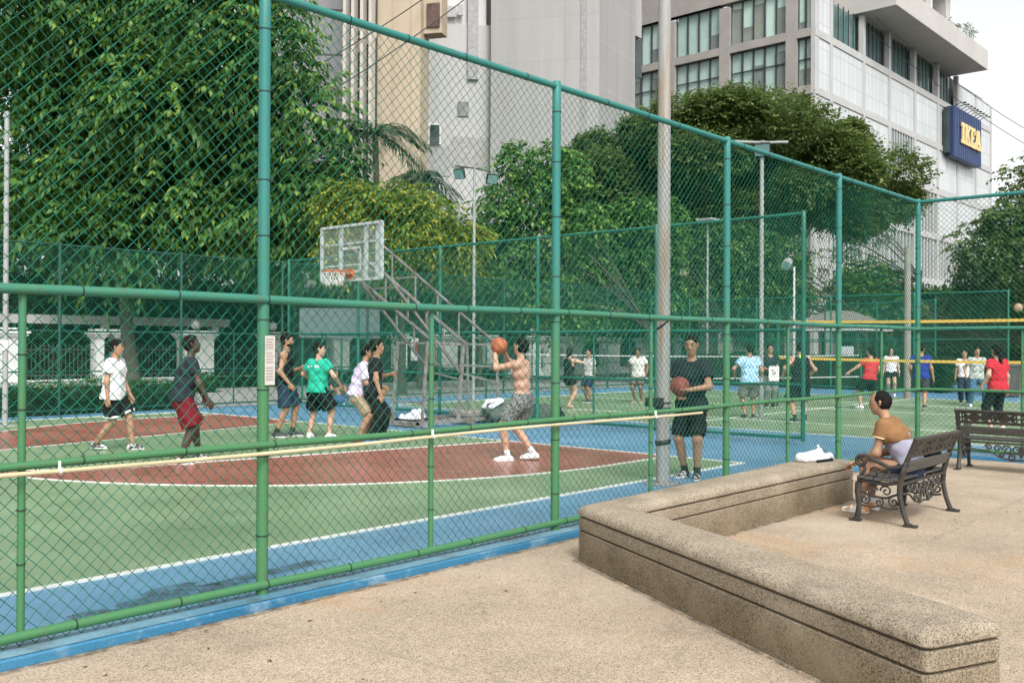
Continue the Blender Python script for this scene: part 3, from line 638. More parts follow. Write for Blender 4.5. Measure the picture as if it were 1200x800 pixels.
# ------------------------------------------------------------------ fences
ZB,ZL,ZM,ZT=.122,1.015,1.945,3.925
def mesh_woven(name,p0,dx,L,z0,z1,parent,r=.00225,a=.082,seed=0,jit=.0026,mat=None):
    """one bay of chain link: two families of wires that meet at slightly uneven knots"""
    rg=np.random.default_rng(seed); nx=int(round(L/a)); ax=L/nx; nz=int(round((z1-z0)/(a/2))); az=(z1-z0)/nz
    dx=np.array([dx[0],dx[1],0.]); nrm=np.array([-dx[1],dx[0],0.]); p0=np.array([p0[0],p0[1],0.])
    K=np.zeros((2*nx+1,nz+1,3))
    bul=rg.normal(0,1,(4,))
    for i in range(2*nx+1):
        for j in range(nz+1):
            u=i*ax/2; z=z0+j*az; edge=min(1,min(u,L-u)/.1)*min(1,min(z-z0,z1-z)/.1)
            jj=jit*(1+1.3*max(0,1-(z-z0)/1.0)); e=rg.normal(0,jj*.6,2)*edge
            sag=.012*math.sin(2.1*u+bul[0])*math.sin(1.7*z+bul[1])*edge
            K[i,j]=p0+dx*(u+e[0])+np.array([0,0,z+e[1]])+nrm*(.02*math.sin(1.3*u+bul[2])*math.sin(.9*z+bul[3])*edge)+np.array([0,0,sag])
    mb=MB(); V=[];Fc=[]
    def seg(p,q,off):
        d=q-p; l=np.linalg.norm(d); d=d/l; b=np.cross(d,nrm); o=len(V)
        for c in(p,q):
            for s1,s2 in((1,0),(0,1),(-1,0),(0,-1)): V.append(c+nrm*(off+r*s1)+b*r*s2)
        for k in range(4): m_=(k+1)%4; Fc.append((o+k,o+m_,o+4+m_,o+4+k))
    for i in range(2*nx):
        for j in range(nz):
            if (i+j)%2==0: seg(K[i,j],K[i+1,j+1],.0018)
            else: seg(K[i,j+1],K[i+1,j],-.0018)
    return mesh_obj(name,V,Fc,mat or M['wire'],parent)
def mesh_plain(name,p0,dx,L,z0,z1,parent,r=.0024,a=.082,mat=None):
    dx=np.array([dx[0],dx[1],0.]); nrm=np.array([-dx[1],dx[0],0.]); p0=np.array([p0[0],p0[1],0.]); H=z1-z0
    V=[];Fc=[]; nn=int((L+H)/a)
    for k in range(1,nn):
        c=k*a
        for s_ in (1,-1):
            u0=max(0,c-H); u1=min(L,c)
            za,zb=(c-u0),(c-u1)
            if s_<0: za,zb=H-za,H-zb
            p=p0+dx*u0+np.array([0,0,z0+za]); q=p0+dx*u1+np.array([0,0,z0+zb])
            d=q-p; l=np.linalg.norm(d)
            if l<.02: continue
            d/=l; b=np.cross(d,nrm); o=len(V)
            for cc in(p,q):
                for t in (0,2.09,4.19): V.append(cc+nrm*(.003*s_+r*math.cos(t))+b*r*math.sin(t))
            for i in range(3): j=(i+1)%3; Fc.append((o+i,o+j,o+3+j,o+3+i))
    return mesh_obj(name,V,Fc,mat or M['wire_far'],parent)
def ringed(p,q,r,ties,n,cap,wob=0):
    """one pipe whose wall carries dark tie wires wrapped round it"""
    p=np.asarray(p,float);q=np.asarray(q,float); L=np.linalg.norm(q-p); d,a,b=frame_of(q-p); st=[(0,r)]
    ts=sorted(float(x)+random.uniform(-.06,.06) for x in ties); mid=list(np.arange(.5,L,.5)); ev=sorted([(x,1) for x in ts if .05<x<L-.05]+[(x,0) for x in mid])
    last=0
    for x,k in ev:
        if x-last<.03: continue
        if k: st+= [(x-.004,r),(x-.0035,r+.0035),(x+.0035,r+.0035),(x+.004,r)]
        else: st.append((x,r))
        last=x+.01
    st.append((L,r))
    if cap: st+= [(L+r*.25,r*.8),(L+r*.38,r*.35)]
    mb=MB(); V=[];Fc=[];m=[]
    for i,(x,rr) in enumerate(st):
        c=p+d*x+np.array([0,0,wob*math.sin(x*1.7+L)])
        for k in range(n): t=2*math.pi*k/n; V.append(c+rr*(math.cos(t)*a+math.sin(t)*b))
        if i:
            for k in range(n): l=(k+1)%n; Fc.append(((i-1)*n+k,(i-1)*n+l,i*n+l,i*n+k)); m.append(1 if (rr>r or st[i-1][1]>r) else 0)
    Fc+= [tuple(range(n-1,-1,-1)),tuple((len(st)-1)*n+k for k in range(n))]; m+=[0,0]
    mb._add(V,Fc); mb.m=m
    class B_:
        def build(s_,*a,**k): return auto_smooth(mb.build(*a,**k),50)
    return B_()
def fence(name,label,p0,dx,n,bay,first=True,last=True,pm_=None,woven=True,minor=True,rad=.038,rr=.028,ties=True,zt=ZT,low=True,seed=0,side=1,z0=.06,tint=None,rails_z=None):
    pm_=pm_ or M['post']; t=thing(name,label,'fence',(p0[0],p0[1],0)); dx=np.array([dx[0],dx[1],0.]); p0=np.array([p0[0],p0[1],0.]); nr=np.array([-dx[1],dx[0],0.])
    for k in range(n+1):
        if (k==0 and not first) or (k==n and not last): continue
        p=p0+dx*bay*k
        ringed(p+[0,0,z0],p+[0,0,zt+.03],rad,np.arange(.42,zt,.47)-z0 if ties else [],16,True).build('post',pm_,t,mats=[M['tie']])
    zs=rails_z or ([ZB,ZL,ZM,zt-.005] if low else [ZB,ZM,zt-.005])
    e0=p0+(dx*rad*.6 if first else 0); e1=p0+dx*(bay*n)-(dx*rad*.6 if last else 0)
    for i,z in enumerate(zs):
        r_=rr if i!=1 or not low else rr*.82
        off=nr*side*(.030 if z<zt-.1 else 0); L=np.linalg.norm(e1-e0)
        ringed(e0+off+[0,0,z],e1+off+[0,0,z],r_,np.arange(.35,L-.1,.62) if ties else [],12,False,wob=0 if z>zt-.1 else .005).build('rail',pm_,t,mats=[M['tie']])
    if minor:
        for k in range(n):
            p=p0+dx*bay*(k+.5)
            ringed(p+[0,0,ZB],p+[0,0,ZM],.0205,[.33,.62,1.15,1.45] if ties else [],12,False).build('short_post',pm_,t,mats=[M['tie']])
    for k in range(n):
        p=p0+dx*bay*k-nr*side*.006
        if woven: mesh_woven('chain_link_mesh',p+dx*.02,dx,bay-.04,ZB-.06,zt,t,seed=seed+k)
        else: mesh_plain('chain_link_mesh',p+dx*.02,dx,bay-.04,ZB-.06,zt,t,mat=tint)
    return t
BAY=2.966
front=fence('chain_link_fence','tall green chain link fence along the blue kerb, nearest to the viewer',(3.563-2*BAY,FY),(1,0),6,BAY,True,True,seed=3,side=-1)
fence('chain_link_fence','green chain link fence behind the far bench, returning from the corner post',(CX,FY-2*BAY),(0,1),2,BAY,True,False,seed=40,side=1)
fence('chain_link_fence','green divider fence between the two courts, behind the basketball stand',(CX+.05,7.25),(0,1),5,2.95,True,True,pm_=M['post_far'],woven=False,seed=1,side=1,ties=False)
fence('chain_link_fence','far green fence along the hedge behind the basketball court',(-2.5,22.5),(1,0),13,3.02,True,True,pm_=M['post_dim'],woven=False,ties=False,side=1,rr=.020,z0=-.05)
fence('chain_link_fence','distant green fence at the far end of the second court',(36.6,9.6),(0,1),4,3.2,True,True,pm_=M['post_far'],woven=False,ties=False,minor=False,rr=.026,zt=3.65,z0=-.05,rails_z=[.12,1.95,3.64])
fence('chain_link_fence','distant green fence panel at the right edge, in front of the leaning tree',(36.6,-2.2),(0,1),3,2.95,True,True,pm_=M['post_far'],woven=False,ties=False,minor=False,rr=.03,zt=4.1,z0=-.05,rails_z=[.12,2.1,4.09])
fence('chain_link_fence','low far green fence beside the small pavilion roof',(41,13.5),(.35,.937),6,3.0,True,True,pm_=M['post_far'],woven=False,ties=False,minor=False,rr=.03,zt=3.6,z0=-.05,rails_z=[.12,1.9,3.59])
# cream conduit tied to the front fence
mb=MB(); mb.tube([(x,FY-.075,.975+.008*math.sin(x*1.3)) for x in np.linspace(-2.2,8.86,40)],.0125,10)
o=auto_smooth(mb.build('conduit_pipe',M['conduit'])); tag(o,'thin cream conduit pipe tied along the front fence below its lower rail','pipe')
cl=MB()
for x in (2.25,5.0,8.0): cl.tube([(x-.005,FY-.075,.975+.008*math.sin(x*1.3)),(x+.005,FY-.075,.975+.008*math.sin(x*1.3))],.0165,10); cl.box((x-.004,FY-.075,.985),(x+.004,FY-.056,1.03))
cl.build('pipe_clip',M['white'],o)
# paper notice on the near post
t=thing('notice_sign','narrow white notice with rows of small print, strapped to the nearest tall post','sign',(3.585,FY-.045,1.4))
MB().box((3.545,FY-.05,1.40),(3.618,FY-.044,1.715)).build('board',pm('paper_faded',(.47,.45,.41),.8,.15,6),t)
mb=MB()
for k in range(15):
    z=1.695-k*.0185
    if k in(4,9): continue
    x1=random.uniform(3.598,3.612); mb.box((3.552,FY-.0515,z-.004),(x1,FY-.0502,z+.004))
mb.build('print',pm('grey_print',(.30,.25,.23),.8),t)
# ------------------------------------------------------------------ poles
def lamp_pole(name,label,base,h,r0,r1,mat,head=None,group=None,cat='lamp post'):
    t=thing(name,label,cat,base,0,group); b=np.array(base,float)
    auto_smooth(MB().cyl(b,b+[0,0,h],r0,r1,16).build('pole',mat,t))
    MB().box(b+[-.16,-.16,0],b+[.16,.16,.02]).build('base_plate',mat,t)
    return t,b
# near court lamp post
t,b=lamp_pole('lamp_post','thick weathered grey and rust lamp post on the court edge behind the fence',(9.87,6.40,.003),9.2,.084,.07,M['steelpole'])
def strap(z,tilt,wd,par):
    mb=MB(); pts=[]
    for i in range(24):
        a=2*math.pi*i/24; pts.append(b+[.086*math.cos(a),.086*math.sin(a),z+tilt*math.cos(a+.8)])
    mb.tube(pts,wd,5,closed=True,flat=.35,up=(0,0,1)); mb.build('strap',M['black'],par)
for z,tl,wd in ((1.93,.07,.014),(.91,.0,.02),(.51,.015,.03),(.98,.0,.012)): strap(z,tl,wd,t)
c=at(769,470,11.55); MB().box(c+[-.09,-.08,-.05],c+[.09,.10,.06]).bevel_build('junction_box',M['black'],t,.01)
auto_smooth(MB().tube([b+[0,0,9.1],b+[.5,.3,9.5],b+[1.2,.7,9.6]],.04,8).build('arm',M['steelpole'],t)); MB().box(b+[1.0,.55,9.5],b+[1.7,.95,9.62]).build('lamp_head',M['poleG'],t)
def flood(par,c,face,w_=.55,h_=.38,tilt=-.5):
    f=np.array([math.cos(face),math.sin(face),0.]); s_=np.array([-f[1],f[0],0]); n=f*math.cos(tilt)+np.array([0,0,math.sin(tilt)]); u=np.cross(n,s_)*-1
    if u[2]<0: u=-u
    h=MB().obox(c,s_*w_/2,u*h_/2,n*.06).build('floodlight',M['black'],par)
    MB().obox(np.array(c)+n*.062,s_*w_*.45,u*h_*.44,n*.004).build('lens',M['lampglass'],h)
    MB().tube([np.array(c)-n*.05+s_*w_*.3,np.array(c)-n*.2,np.array(c)-n*.05-s_*w_*.3],.015,6).build('bracket',M['black'],h)
t,b=lamp_pole('lamp_post','grey pole with one wide floodlight head on the second court',(20.6,10.68,0),6.35,.055,.045,M['poleG'])
mb=MB(); mb.tube([b+[-.45,.45,6.42],b+[0,0,6.40],b+[.4,-.45,6.42]],.03,6); mb.box(b+[-.06,-.06,6.36],b+[.06,.06,6.44]); mb.build('cross_arm',M['poleG'],t)
flood(t,b+[-.1,-.06,6.22],R(205),.36,.3)
t,b=lamp_pole('lamp_post','thin grey pole with two square floodlights before the pale tower block',(20.77,20.15,0),6.95,.05,.04,M['poleG'])
mb=MB(); mb.tube([b+[-.42,.42,7.02],b+[0,0,6.95],b+[.35,-.38,6.85]],.022,6); mb.build('cross_arm',M['black'],t)
flood(t,b+[-.33,.30,6.78],R(200),.32,.30); flood(t,b+[.36,-.38,6.64],R(240),.32,.30)
t,b=lamp_pole('lamp_post','slim distant pole with a flat cross arm in front of green trees',(37.36,21.96,-.03),7.2,.06,.04,M['poleG'])
MB().box(b+[-.5,-.5,7.18],b+[.4,.3,7.26]).build('lamp_head',M['poleG'],t)
t,b=lamp_pole('lamp_post','white pole carrying a round spotlight beside the pavilion',(37.56,18.0,-.03),5.0,.055,.045,pm('pole_white',(.6,.61,.6),.5))
h=auto_smooth(MB().cyl(b+[-.3,.1,5.2],b+[-.75,.0,5.0],.17,.20,14).build('spotlight',M['poleG'],t)); MB().cyl(b+[-.752,0,5.0],b+[-.77,0,4.995],.16,n=14).build('lens',M['lampglass'],h)
t,b=lamp_pole('lamp_post','pale pole at the far left by the hedge, its lamp up in the leaves',(7.66,20.5,0),6.3,.055,.045,M['poleG'])
MB().lathe(b+[0,0,1.62],[(.056,-.1),(.058,-.1),(.058,.1),(.056,.1)],16).build('sticker',M['white'],t)
t,b=lamp_pole('utility_pole','stout pale concrete pole just left of the fence corner post, behind the court',(31.7,11.3,0),4.9,.11,.10,M['conc'],cat='pole')
# ------------------------------------------------------------------ basketball stand
t=thing('basketball_stand','rusty steel basketball stand with a clear framed backboard','basketball stand',(14.3,14.7,0))
Xb=11.75; Ya,Yb_=13.78,15.60; Zl,Zh=2.90,3.95
bo=thing('backboard',None,None); 
mb=MB(); 
for p,q in (((Xb,Ya,Zl),(Xb,Ya,Zh)),((Xb,Yb_,Zl),(Xb,Yb_,Zh)),((Xb,Ya,Zl),(Xb,Yb_,Zl)),((Xb,Ya,Zh),(Xb,Yb_,Zh))): mb.bar(p,q,.05,.05)
bpy.data.objects.remove(bo)
bf=mb.build('backboard',M['boardframe'],t)
MB().box((Xb-.006,Ya+.025,Zl+.025),(Xb+.006,Yb_-.025,Zh-.025)).build('panel',M['clear'],bf)
ym=(Ya+Yb_)/2; mb=MB(); w2=.295; x=Xb-.010
for p,q in (((x,ym-w2,3.06),(x,ym-w2,3.51)),((x,ym+w2,3.06),(x,ym+w2,3.51)),((x,ym-w2,3.06),(x,ym+w2,3.06)),((x,ym-w2,3.51),(x,ym+w2,3.51))): mb.bar(p,q,.05,.004,up=(1,0,0))
mb.build('target_square',M['boardframe'],bf)
mb=MB()
for y in (ym-.38,ym+.38,ym-.72): MB().bar((Xb+.06,y,Zl),(Xb+.06,y,Zh),.075,.05).build('support_bar',M['boardframe'],t)
for z in (3.2,3.62): MB().bar((Xb+.08,Ya,z),(Xb+.08,Yb_,z),.03).build('support_bar',M['boardframe'],t)
hc=np.array([Xb-.40,ym,3.05]); mb=MB()
mb.tube([hc+[.225*math.cos(a),.225*math.sin(a),0] for a in np.linspace(0,2*math.pi,28,endpoint=False)],.014,6,closed=True); mb.box((Xb-.19,ym-.10,3.0),(Xb-.01,ym+.10,3.06)); mb.box((Xb-.03,ym-.12,2.93),(Xb-.012,ym+.12,3.12))
rim=mb.build('rim',M['rust'],t)
mb=MB(); 
for k in range(12):
    for sgn in(1,-1):
        pts=[]
        for i in range(6):
            f_=i/5; a=2*math.pi*k/12+sgn*f_*.55; rr=.22-.07*f_; pts.append(hc+[rr*math.cos(a),rr*math.sin(a),-.27*f_])
        mb.tube(pts,.006,4)
mb.build('net',M['netcord'],rim)
def truss(y,side):
    mb=MB(); A=[(12.0,3.66),(15.40,1.69)]; B=[(12.15,3.06),(14.38,1.72)]
    P=lambda xz:(xz[0],y,xz[1])
    lerp=lambda a,b,s_:(a[0]+(b[0]-a[0])*s_,a[1]+(b[1]-a[1])*s_)
    mb.bar(P(A[0]),P(A[1]),.045); mb.bar(P(B[0]),P(B[1]),.06); mb.bar((Xb+.06,y,3.86),P(A[0]),.04); mb.bar((Xb+.06,y,3.08),P(B[0]),.05)
    mb.bar(P(B[1]),(14.24,y,.12),.06); mb.bar(P(A[1]),(15.47,y,.12),.045)
    mb.bar((13.36,y,1.70),(13.22,y,.12),.05); mb.bar((12.35,y,2.93),(14.3,y,1.08),.045); mb.bar((14.3,y,1.08),(15.45,y,.85),.035); mb.bar((13.3,y,1.72),(15.4,y,1.66),.03); mb.bar((14.32,y,1.25),(15.44,y,1.2),.03)
    for s_ in (.12,.3,.48,.66,.84):
        a=lerp(A[0],A[1],s_); 
        zb=B[0][1]+(B[1][1]-B[0][1])*(a[0]-B[0][0])/(B[1][0]-B[0][0])
        if a[0]<14.3: mb.bar(P(a),(a[0],y,zb),.028)
    for s_ in (.25,.5,.75):
        a=(12.35+1.95*s_,2.93-1.85*s_); zb=B[0][1]+(B[1][1]-B[0][1])*(a[0]-B[0][0])/(B[1][0]-B[0][0]); mb.bar(P(a),(a[0],y,zb),.028)
    mb.bar((13.1,y,.10),(15.9,y,.10),.09,.08)
    return mb.build('side_truss',M['galv'],t)
truss(14.25,0); truss(15.15,1)
mb=MB()
for (x,z) in ((12.0,3.66),(13.1,3.02),(14.2,2.38),(15.4,1.69),(12.6,2.79),(14.38,1.72),(13.36,1.7),(15.44,1.2),(14.3,.75),(13.24,.5)): MB().bar((x,14.25,z),(x,15.15,z),.035).build('cross_brace',M['galv'],t)
for x in (13.15,14.5,15.9): MB().box((x-.05,14.05,.02),(x+.05,15.35,.12)).build('base_beam',M['galv'],t)
MB().box((14.7,14.4,.13),(15.7,15.0,.24)).bevel_build('ballast',M['conc'],t,.02)
# ------------------------------------------------------------------ things at the foot of the stand
def blob(name,mat,parts,label=None,cat=None,parent=None,h=.012,k=.04,noise=0,cuts=(),group=None):
    V,Fc=sdf_mesh([dict(p=parts,k=k,planes=list(cuts),noise=noise)],h)
    o=mesh_obj(name,V,Fc,mat,parent,True)
    if label: tag(o,label,cat,group)
    return o
def balls(c,r,label,mat,seam=None,cat='ball',name='basketball',rot=(0,0,0)):
    t=thing(name,label,cat,c); o=MB().sphere((0,0,0),r,28,18).build('skin',mat,t,True,local=True)
    if seam:
        mb=MB(); E=Matrix.Rotation(rot[0],3,'X')@Matrix.Rotation(rot[1],3,'Y')
        for ax in range(3):
            pts=[]
            for i in range(36):
                a=2*math.pi*i/36; p=[math.cos(a),math.sin(a),0] if ax==0 else ([math.cos(a),0,math.sin(a)] if ax==1 else [.45+.0*a,math.cos(a)*.893,math.sin(a)*.893])
                pts.append(np.array(E@Vector(p))*r*1.0)
            mb.tube(pts,r*.022,5,closed=True)
        mb.build('seam',seam,t,local=True)
    return t
# ------------------------------------------------------------------ white pillar wall
t=thing('pillar_wall','white boundary wall of square pillars with iron railings and globe lamps','wall',(30,35.4,-.05))
MB().box((6,35.2,-.05),(60,35.55,.30)).build('low_wall',M['wallwhite'],t)
MB().box((6,35.16,.30),(60,35.59,.36)).bevel_build('coping',M['wallwhite'],t,.015)
pil=[(9.6,.8,1),(13.35,.84,1),(16.45,.30,0),(17.22,.42,1),(20.5,1.25,1),(24.1,.95,1),(27.6,.9,1),(31.3,.6,1),(34.5,1.1,1),(37.6,.8,0),(41.3,.75,1),(42.5,.6,0),(44.7,1.5,1),(48.7,1.2,1),(52.1,.8,1),(56,.8,1)]
edges=[]
for i,(x,w_,gl) in enumerate(pil):
    h=2.1; mb=MB(); mb.box((x-w_/2,35.13,.36),(x+w_/2,35.13+max(.5,w_*.6),h-.25)); mb.box((x-w_/2-.03,35.10,-.05),(x+w_/2+.03,35.16+max(.5,w_*.6),.36-.002))
    p=mb.bevel_build('pillar',M['wallwhite'],t,.012)
    cp=MB(); y0,y1=35.13,35.13+max(.5,w_*.6)
    for k,(e,za,zb) in enumerate(((.04,h-.248,h-.19),(.09,h-.188,h-.10),(.15,h-.098,h+.02),(.06,h+.022,h+.10))): cp.box((x-w_/2-e,y0-e,za),(x+w_/2+e,y1+e,zb))
    cp.bevel_build('cap',M['wallwhite'],p,.01)
    if gl and i in(4,5,7,8,10,12,13,15):
        MB().sphere((x,(y0+y1)/2,h+.34),.19,16,10).build('globe_lamp',M['globe'],p,True); MB().cyl((x,(y0+y1)/2,h+.1),(x,(y0+y1)/2,h+.18),.08,n=10).build('lamp_neck',M['iron'],p)
    edges.append((x-w_/2,x+w_/2))
pick=pm('railing_paint',(.055,.06,.055),.6)
for i in range(len(edges)-1):
    a,b=edges[i][1],edges[i+1][0]
    if b-a<.25: continue
    mb=MB()
    for z in (.5,1.42): mb.box((a,35.31,z),(b,35.35,z+.04))
    k=int((b-a)/.15)
    for j in range(1,k+1):
        x=a+(b-a)*j/(k+1); mb.box((x-.011,35.32,.36),(x+.011,35.342,1.56)); mb._add([(x-.02,35.331,1.56),(x+.02,35.331,1.56),(x,35.331,1.68),(x,35.345,1.56)],[(0,1,2),(0,2,3),(1,3,2)])
    mb.build('railing',pick,t)
# red framed board on the wall between pillars
t=thing('poster_board','small red and white picture board leaning at the pillar wall behind the players','poster',(32.0,35.0,0))
MB().box((31.72,34.97,.9),(32.28,35.02,2.0)).build('board',M['white'],t)
mb=MB(); mb.sphere((32.0,34.965,1.5),.22,14,9,(.9,.15,1.5)); mb.build('picture',pm('poster_red',(.30,.05,.05),.6,.3,6),t,True)
# long white beam of a low canopy behind the wall
t=thing('canopy_beam','low white concrete beam of a shelter behind the dark shrubs at the left','shelter',(18,38.2,-.05))
MB().box((9,38.0,2.42),(23.6,38.3,2.76)).build('beam',pm('beam_concrete',(.40,.39,.37),.8,.15,1.5),t)
for x in (9.5,13.5,18,23): MB().box((x-.12,38.05,-.05),(x+.12,38.25,2.418)).build('column',M['wallwhite'],t)
# grey panel hoarding behind the stand
t=thing('hoarding','pale grey sheet panel raised on two posts beyond the far fence','panel',(18.75,24.2,-.05))
A=np.array([17.96,24.95,0]);B=np.array([19.62,23.1,0]); d=(B-A)/np.linalg.norm(B-A); nn=np.array([-d[1],d[0],0])
MB().obox((A+B)/2+[0,0,2.33],(B-A)/2,nn*.03,np.array([0,0,.46])).build('sheet',pm('sheet_grey',(.115,.145,.15),.5,.08,2),t)
for q in (.03,.52,.97):
    p=A+(B-A)*q+nn*.07; MB().cyl(p+[0,0,-.05],p+[0,0,2.82],.035,n=8).build('post',M['post_far'],t)
# ------------------------------------------------------------------ grey building, far left
def facade_mat(name,c,c2,jx,jz,joint,rough=.8,axis=0,jw=.02,var=.1):
    """wall finish with panel joints: brick texture used as a joint grid in metres"""
    m,t,b=new_mat(name); b.inputs['Roughness'].default_value=rough
    tc=N(t,'ShaderNodeTexCoord'); sx=N(t,'ShaderNodeSeparateXYZ'); t.links.new(tc.outputs['Object'],sx.inputs[0])
    cb=N(t,'ShaderNodeCombineXYZ'); ad=N(t,'ShaderNodeMath',operation='ADD'); t.links.new(sx.outputs[0],ad.inputs[0]); t.links.new(sx.outputs[1],ad.inputs[1])
    t.links.new(ad.outputs[0],cb.inputs[0]); t.links.new(sx.outputs[2],cb.inputs[1])
    br=N(t,'ShaderNodeTexBrick'); br.offset=0; br.inputs['Scale'].default_value=1; br.inputs['Mortar Size'].default_value=jw; br.inputs['Brick Width'].default_value=jx; br.inputs['Row Height'].default_value=jz; br.inputs['Mortar Smooth'].default_value=.2
    br.inputs['Color1'].default_value=rgba(c); br.inputs['Color2'].default_value=rgba(c2); br.inputs['Mortar'].default_value=rgba(joint)
    t.links.new(cb.outputs[0],br.inputs['Vector'])
    mpz=N(t,'ShaderNodeMapping'); mpz.inputs['Scale'].default_value=(1.6,1.6,.14); t.links.new(tc.outputs['Object'],mpz.inputs[0]); n=N(t,'ShaderNodeTexNoise',Scale=.6,Detail=8,Roughness=.7); t.links.new(mpz.outputs[0],n.inputs['Vector'])
    mr=N(t,'ShaderNodeMapRange'); mr.inputs[1].default_value=.3; mr.inputs[2].default_value=.7; mr.inputs[3].default_value=1-var; mr.inputs[4].default_value=1+var; t.links.new(n.outputs['Fac'],mr.inputs[0])
    mx=N(t,'ShaderNodeMix',data_type='RGBA',blend_type='MULTIPLY'); mx.inputs[0].default_value=1; t.links.new(br.outputs['Color'],mx.inputs[6]); t.links.new(mr.outputs[0],mx.inputs[7])
    t.links.new(mx.outputs[2],b.inputs['Base Color']); return m
def dirs(px): r=ray(px,400); r=r*np.array([1,1,0]); return r
def quad_building(parent,name,mat,pa,pb,da,db,thick,z0,z1):
    """wall block whose front edge runs between two picture columns at two real depths"""
    A=dirs(pa)*da;B=dirs(pb)*db; d=(B-A)/np.linalg.norm(B-A); n=np.array([d[1],-d[0],0]); 
    if n@A>0: n=-n
    P=[A,B,B-n*thick,A-n*thick]
    return MB().poly([p+[0,0,z0] for p in (P if np.cross(P[1]-P[0],P[2]-P[1])[2]>0 else P[::-1])],(0,0,z1-z0)).build(name,mat,parent), A,B,d,n
glass_dark=pm('glass_dark',(.030,.045,.045),.12,.2,.6,spec=.6)
glass_teal=pm('glass_teal',(.10,.19,.185),.12,.2,.4,spec=.6)
blind=pm('window_blind',(.70,.72,.71),.7,.08,.5)
A0=dirs(322)*66; t=thing('grey_building','dark grey panelled building partly hidden by the leafy tree','building',(A0[0],A0[1],-.05))
m1=facade_mat('grey_panels',(.245,.245,.245),(.225,.225,.23),9,3.1,(.08,.08,.08),jw=.09)
o,A,B,d,n=quad_building(t,'wall',m1,285,402,66,66.8,16,-.05,46)
# tan tower
A0=dirs(404)*62; t=thing('tan_tower','tan corrugated tower with white vertical fins down an open stair','building',(A0[0],A0[1],-.05))
m2=facade_mat('tan_cladding',(.41,.335,.245),(.39,.32,.235),.55,60,(.36,.29,.21),jw=.05,var=.07)
o,A,B,d,n=quad_building(t,'wall',m2,439,491,61.3,60.5,1.5,-.05,52)
B_=B-n*14
o2,A2,B2,d2,n2=quad_building(t,'stair_back',glass_dark,401,438.5,61.6,61,9,-.05,52)
fin=pm('fin_white',(.45,.41,.36),.7,.1,.5)
for px in (404,413.5,424,434): 
    p=dirs(px)*(60.6); MB().obox(p+[0,0,26],d2*.10,n2*.3,np.array([0,0,26])).build('fin',fin,t)
for k in range(12):
    z=3+k*3.3
    P0=A2+n2*.15; P1=B2+n2*.15
    MB().bar(P0+[0,0,z],P1+[0,0,z+1.9] if k%2 else P1+[0,0,z-1.9],.12,.5).build('stair_flight',fin,t)
    MB().bar(P0+[0,0,z+1.6],P1+[0,0,z+1.6],.2,.14).build('landing',fin,t)
E_,F_=B+d*.01,B+d*1.75-n*1.0
P=[E_-n*.5,E_+d*1.2-n*.55,E_+d*1.2-n*1.6,E_-n*1.6]
MB().poly([p+[0,0,21.3] for p in P][::1 if np.cross(P[1]-P[0],P[2]-P[1])[2]>0 else -1],(0,0,52-21.3)).build('side_block',m2,t)
for z in (25.6,22.4):
    p=E_+d*.65-n*.52; MB().obox(p+[0,0,z],d*.42,n*.12,np.array([0,0,.75])).build('window',pm('shutter_brown',(.085,.05,.036),.6,.3,5),t)
# pale concrete tower group
A0=dirs(575)*78; t=thing('concrete_tower','tall pale grey concrete tower block with blank panelled walls','building',(A0[0],A0[1],-.05))
m3=facade_mat('concrete_panels',(.335,.33,.317),(.32,.315,.303),5.2,3.4,(.295,.29,.28),jw=.03,var=.09)
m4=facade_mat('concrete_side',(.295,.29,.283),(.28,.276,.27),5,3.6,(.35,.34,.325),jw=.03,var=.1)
m5=facade_mat('concrete_light',(.47,.465,.45),(.43,.425,.41),6.2,4.2,(.40,.395,.38),jw=.02,var=.06)
o,A,B,d,n=quad_building(t,'left_wing',m5,478,573.5,76.6,77.2,14,-.05,27.2)
# white upper block of the wing with a lower plinth line
o,Aw,Bw,dw,nw=quad_building(t,'upper_wing',pm('painted_white',(.58,.575,.56),.75,.06,.2),478,568,77.0,77.6,13,27.2,60)
for px0,px1,y0,y1 in ((520,533,20,32),(534,541,18,30),(505,514,22,38)):
    a=dirs(px0)*76.9;b=dirs(px1)*76.9
    MB().obox((a+b)/2+[0,0,CZ+(404-(y0+y1)/2)/F_PX*79.5],(b-a)/2,nw*.08,np.array([0,0,(y1-y0)/2/F_PX*79])).build('vent',pm('vent_grey',(.40,.40,.39),.7,.15,2,stretch=(1,1,30)),t)
p=dirs(552.5)*77.1; MB().obox(p+[0,0,39.3]+n*.0,d*.42,n*.3,np.array([0,0,16.5])).build('pipe_shaft',pm('shaft_grey',(.32,.32,.32),.7),t)
def px_panel(par,name,mat,x0,x1,y0,y1,A,d,n,off):
    """flat rectangle on the wall through A,d"""
    def hit(px):
        r=dirs(px); k=np.linalg.solve(np.array([[r[0],-d[0]],[r[1],-d[1]]]),A[:2]); return r*k[0],k[0]
    a,ka=hit(x0);b,kb=hit(x1); km=(ka+kb)/2
    z0=CZ+(404-y1)/F_PX*km; z1=CZ+(404-y0)/F_PX*km
    return MB().obox((a+b)/2+n*off+[0,0,(z0+z1)/2],(b-a)/2,n*abs(off)*.9,np.array([0,0,(z1-z0)/2])).build(name,mat,par)
wf=px_panel(t,'window',M['white'],490.5,515,145,169,A,d,n,.08); 
px_panel(t,'pane',glass_dark,491.5,498.5,147,167.5,A,d,n,.20).parent=wf; px_panel(t,'pane',glass_dark,503,513.8,147,167.5,A,d,n,.20).parent=wf
px_panel(t,'vent',pm('vent_dark',(.22,.22,.215),.8),535,548,119,136,A,d,n,.06)
px_panel(t,'stain_panel',pm('patch_grey',(.36,.35,.33),.85),528,572,160,196,A,d,n,.03)
px_panel(t,'wall_patch',pm('patch_grey2',(.355,.35,.34),.85),491,527,170,206,A,d,n,.03)
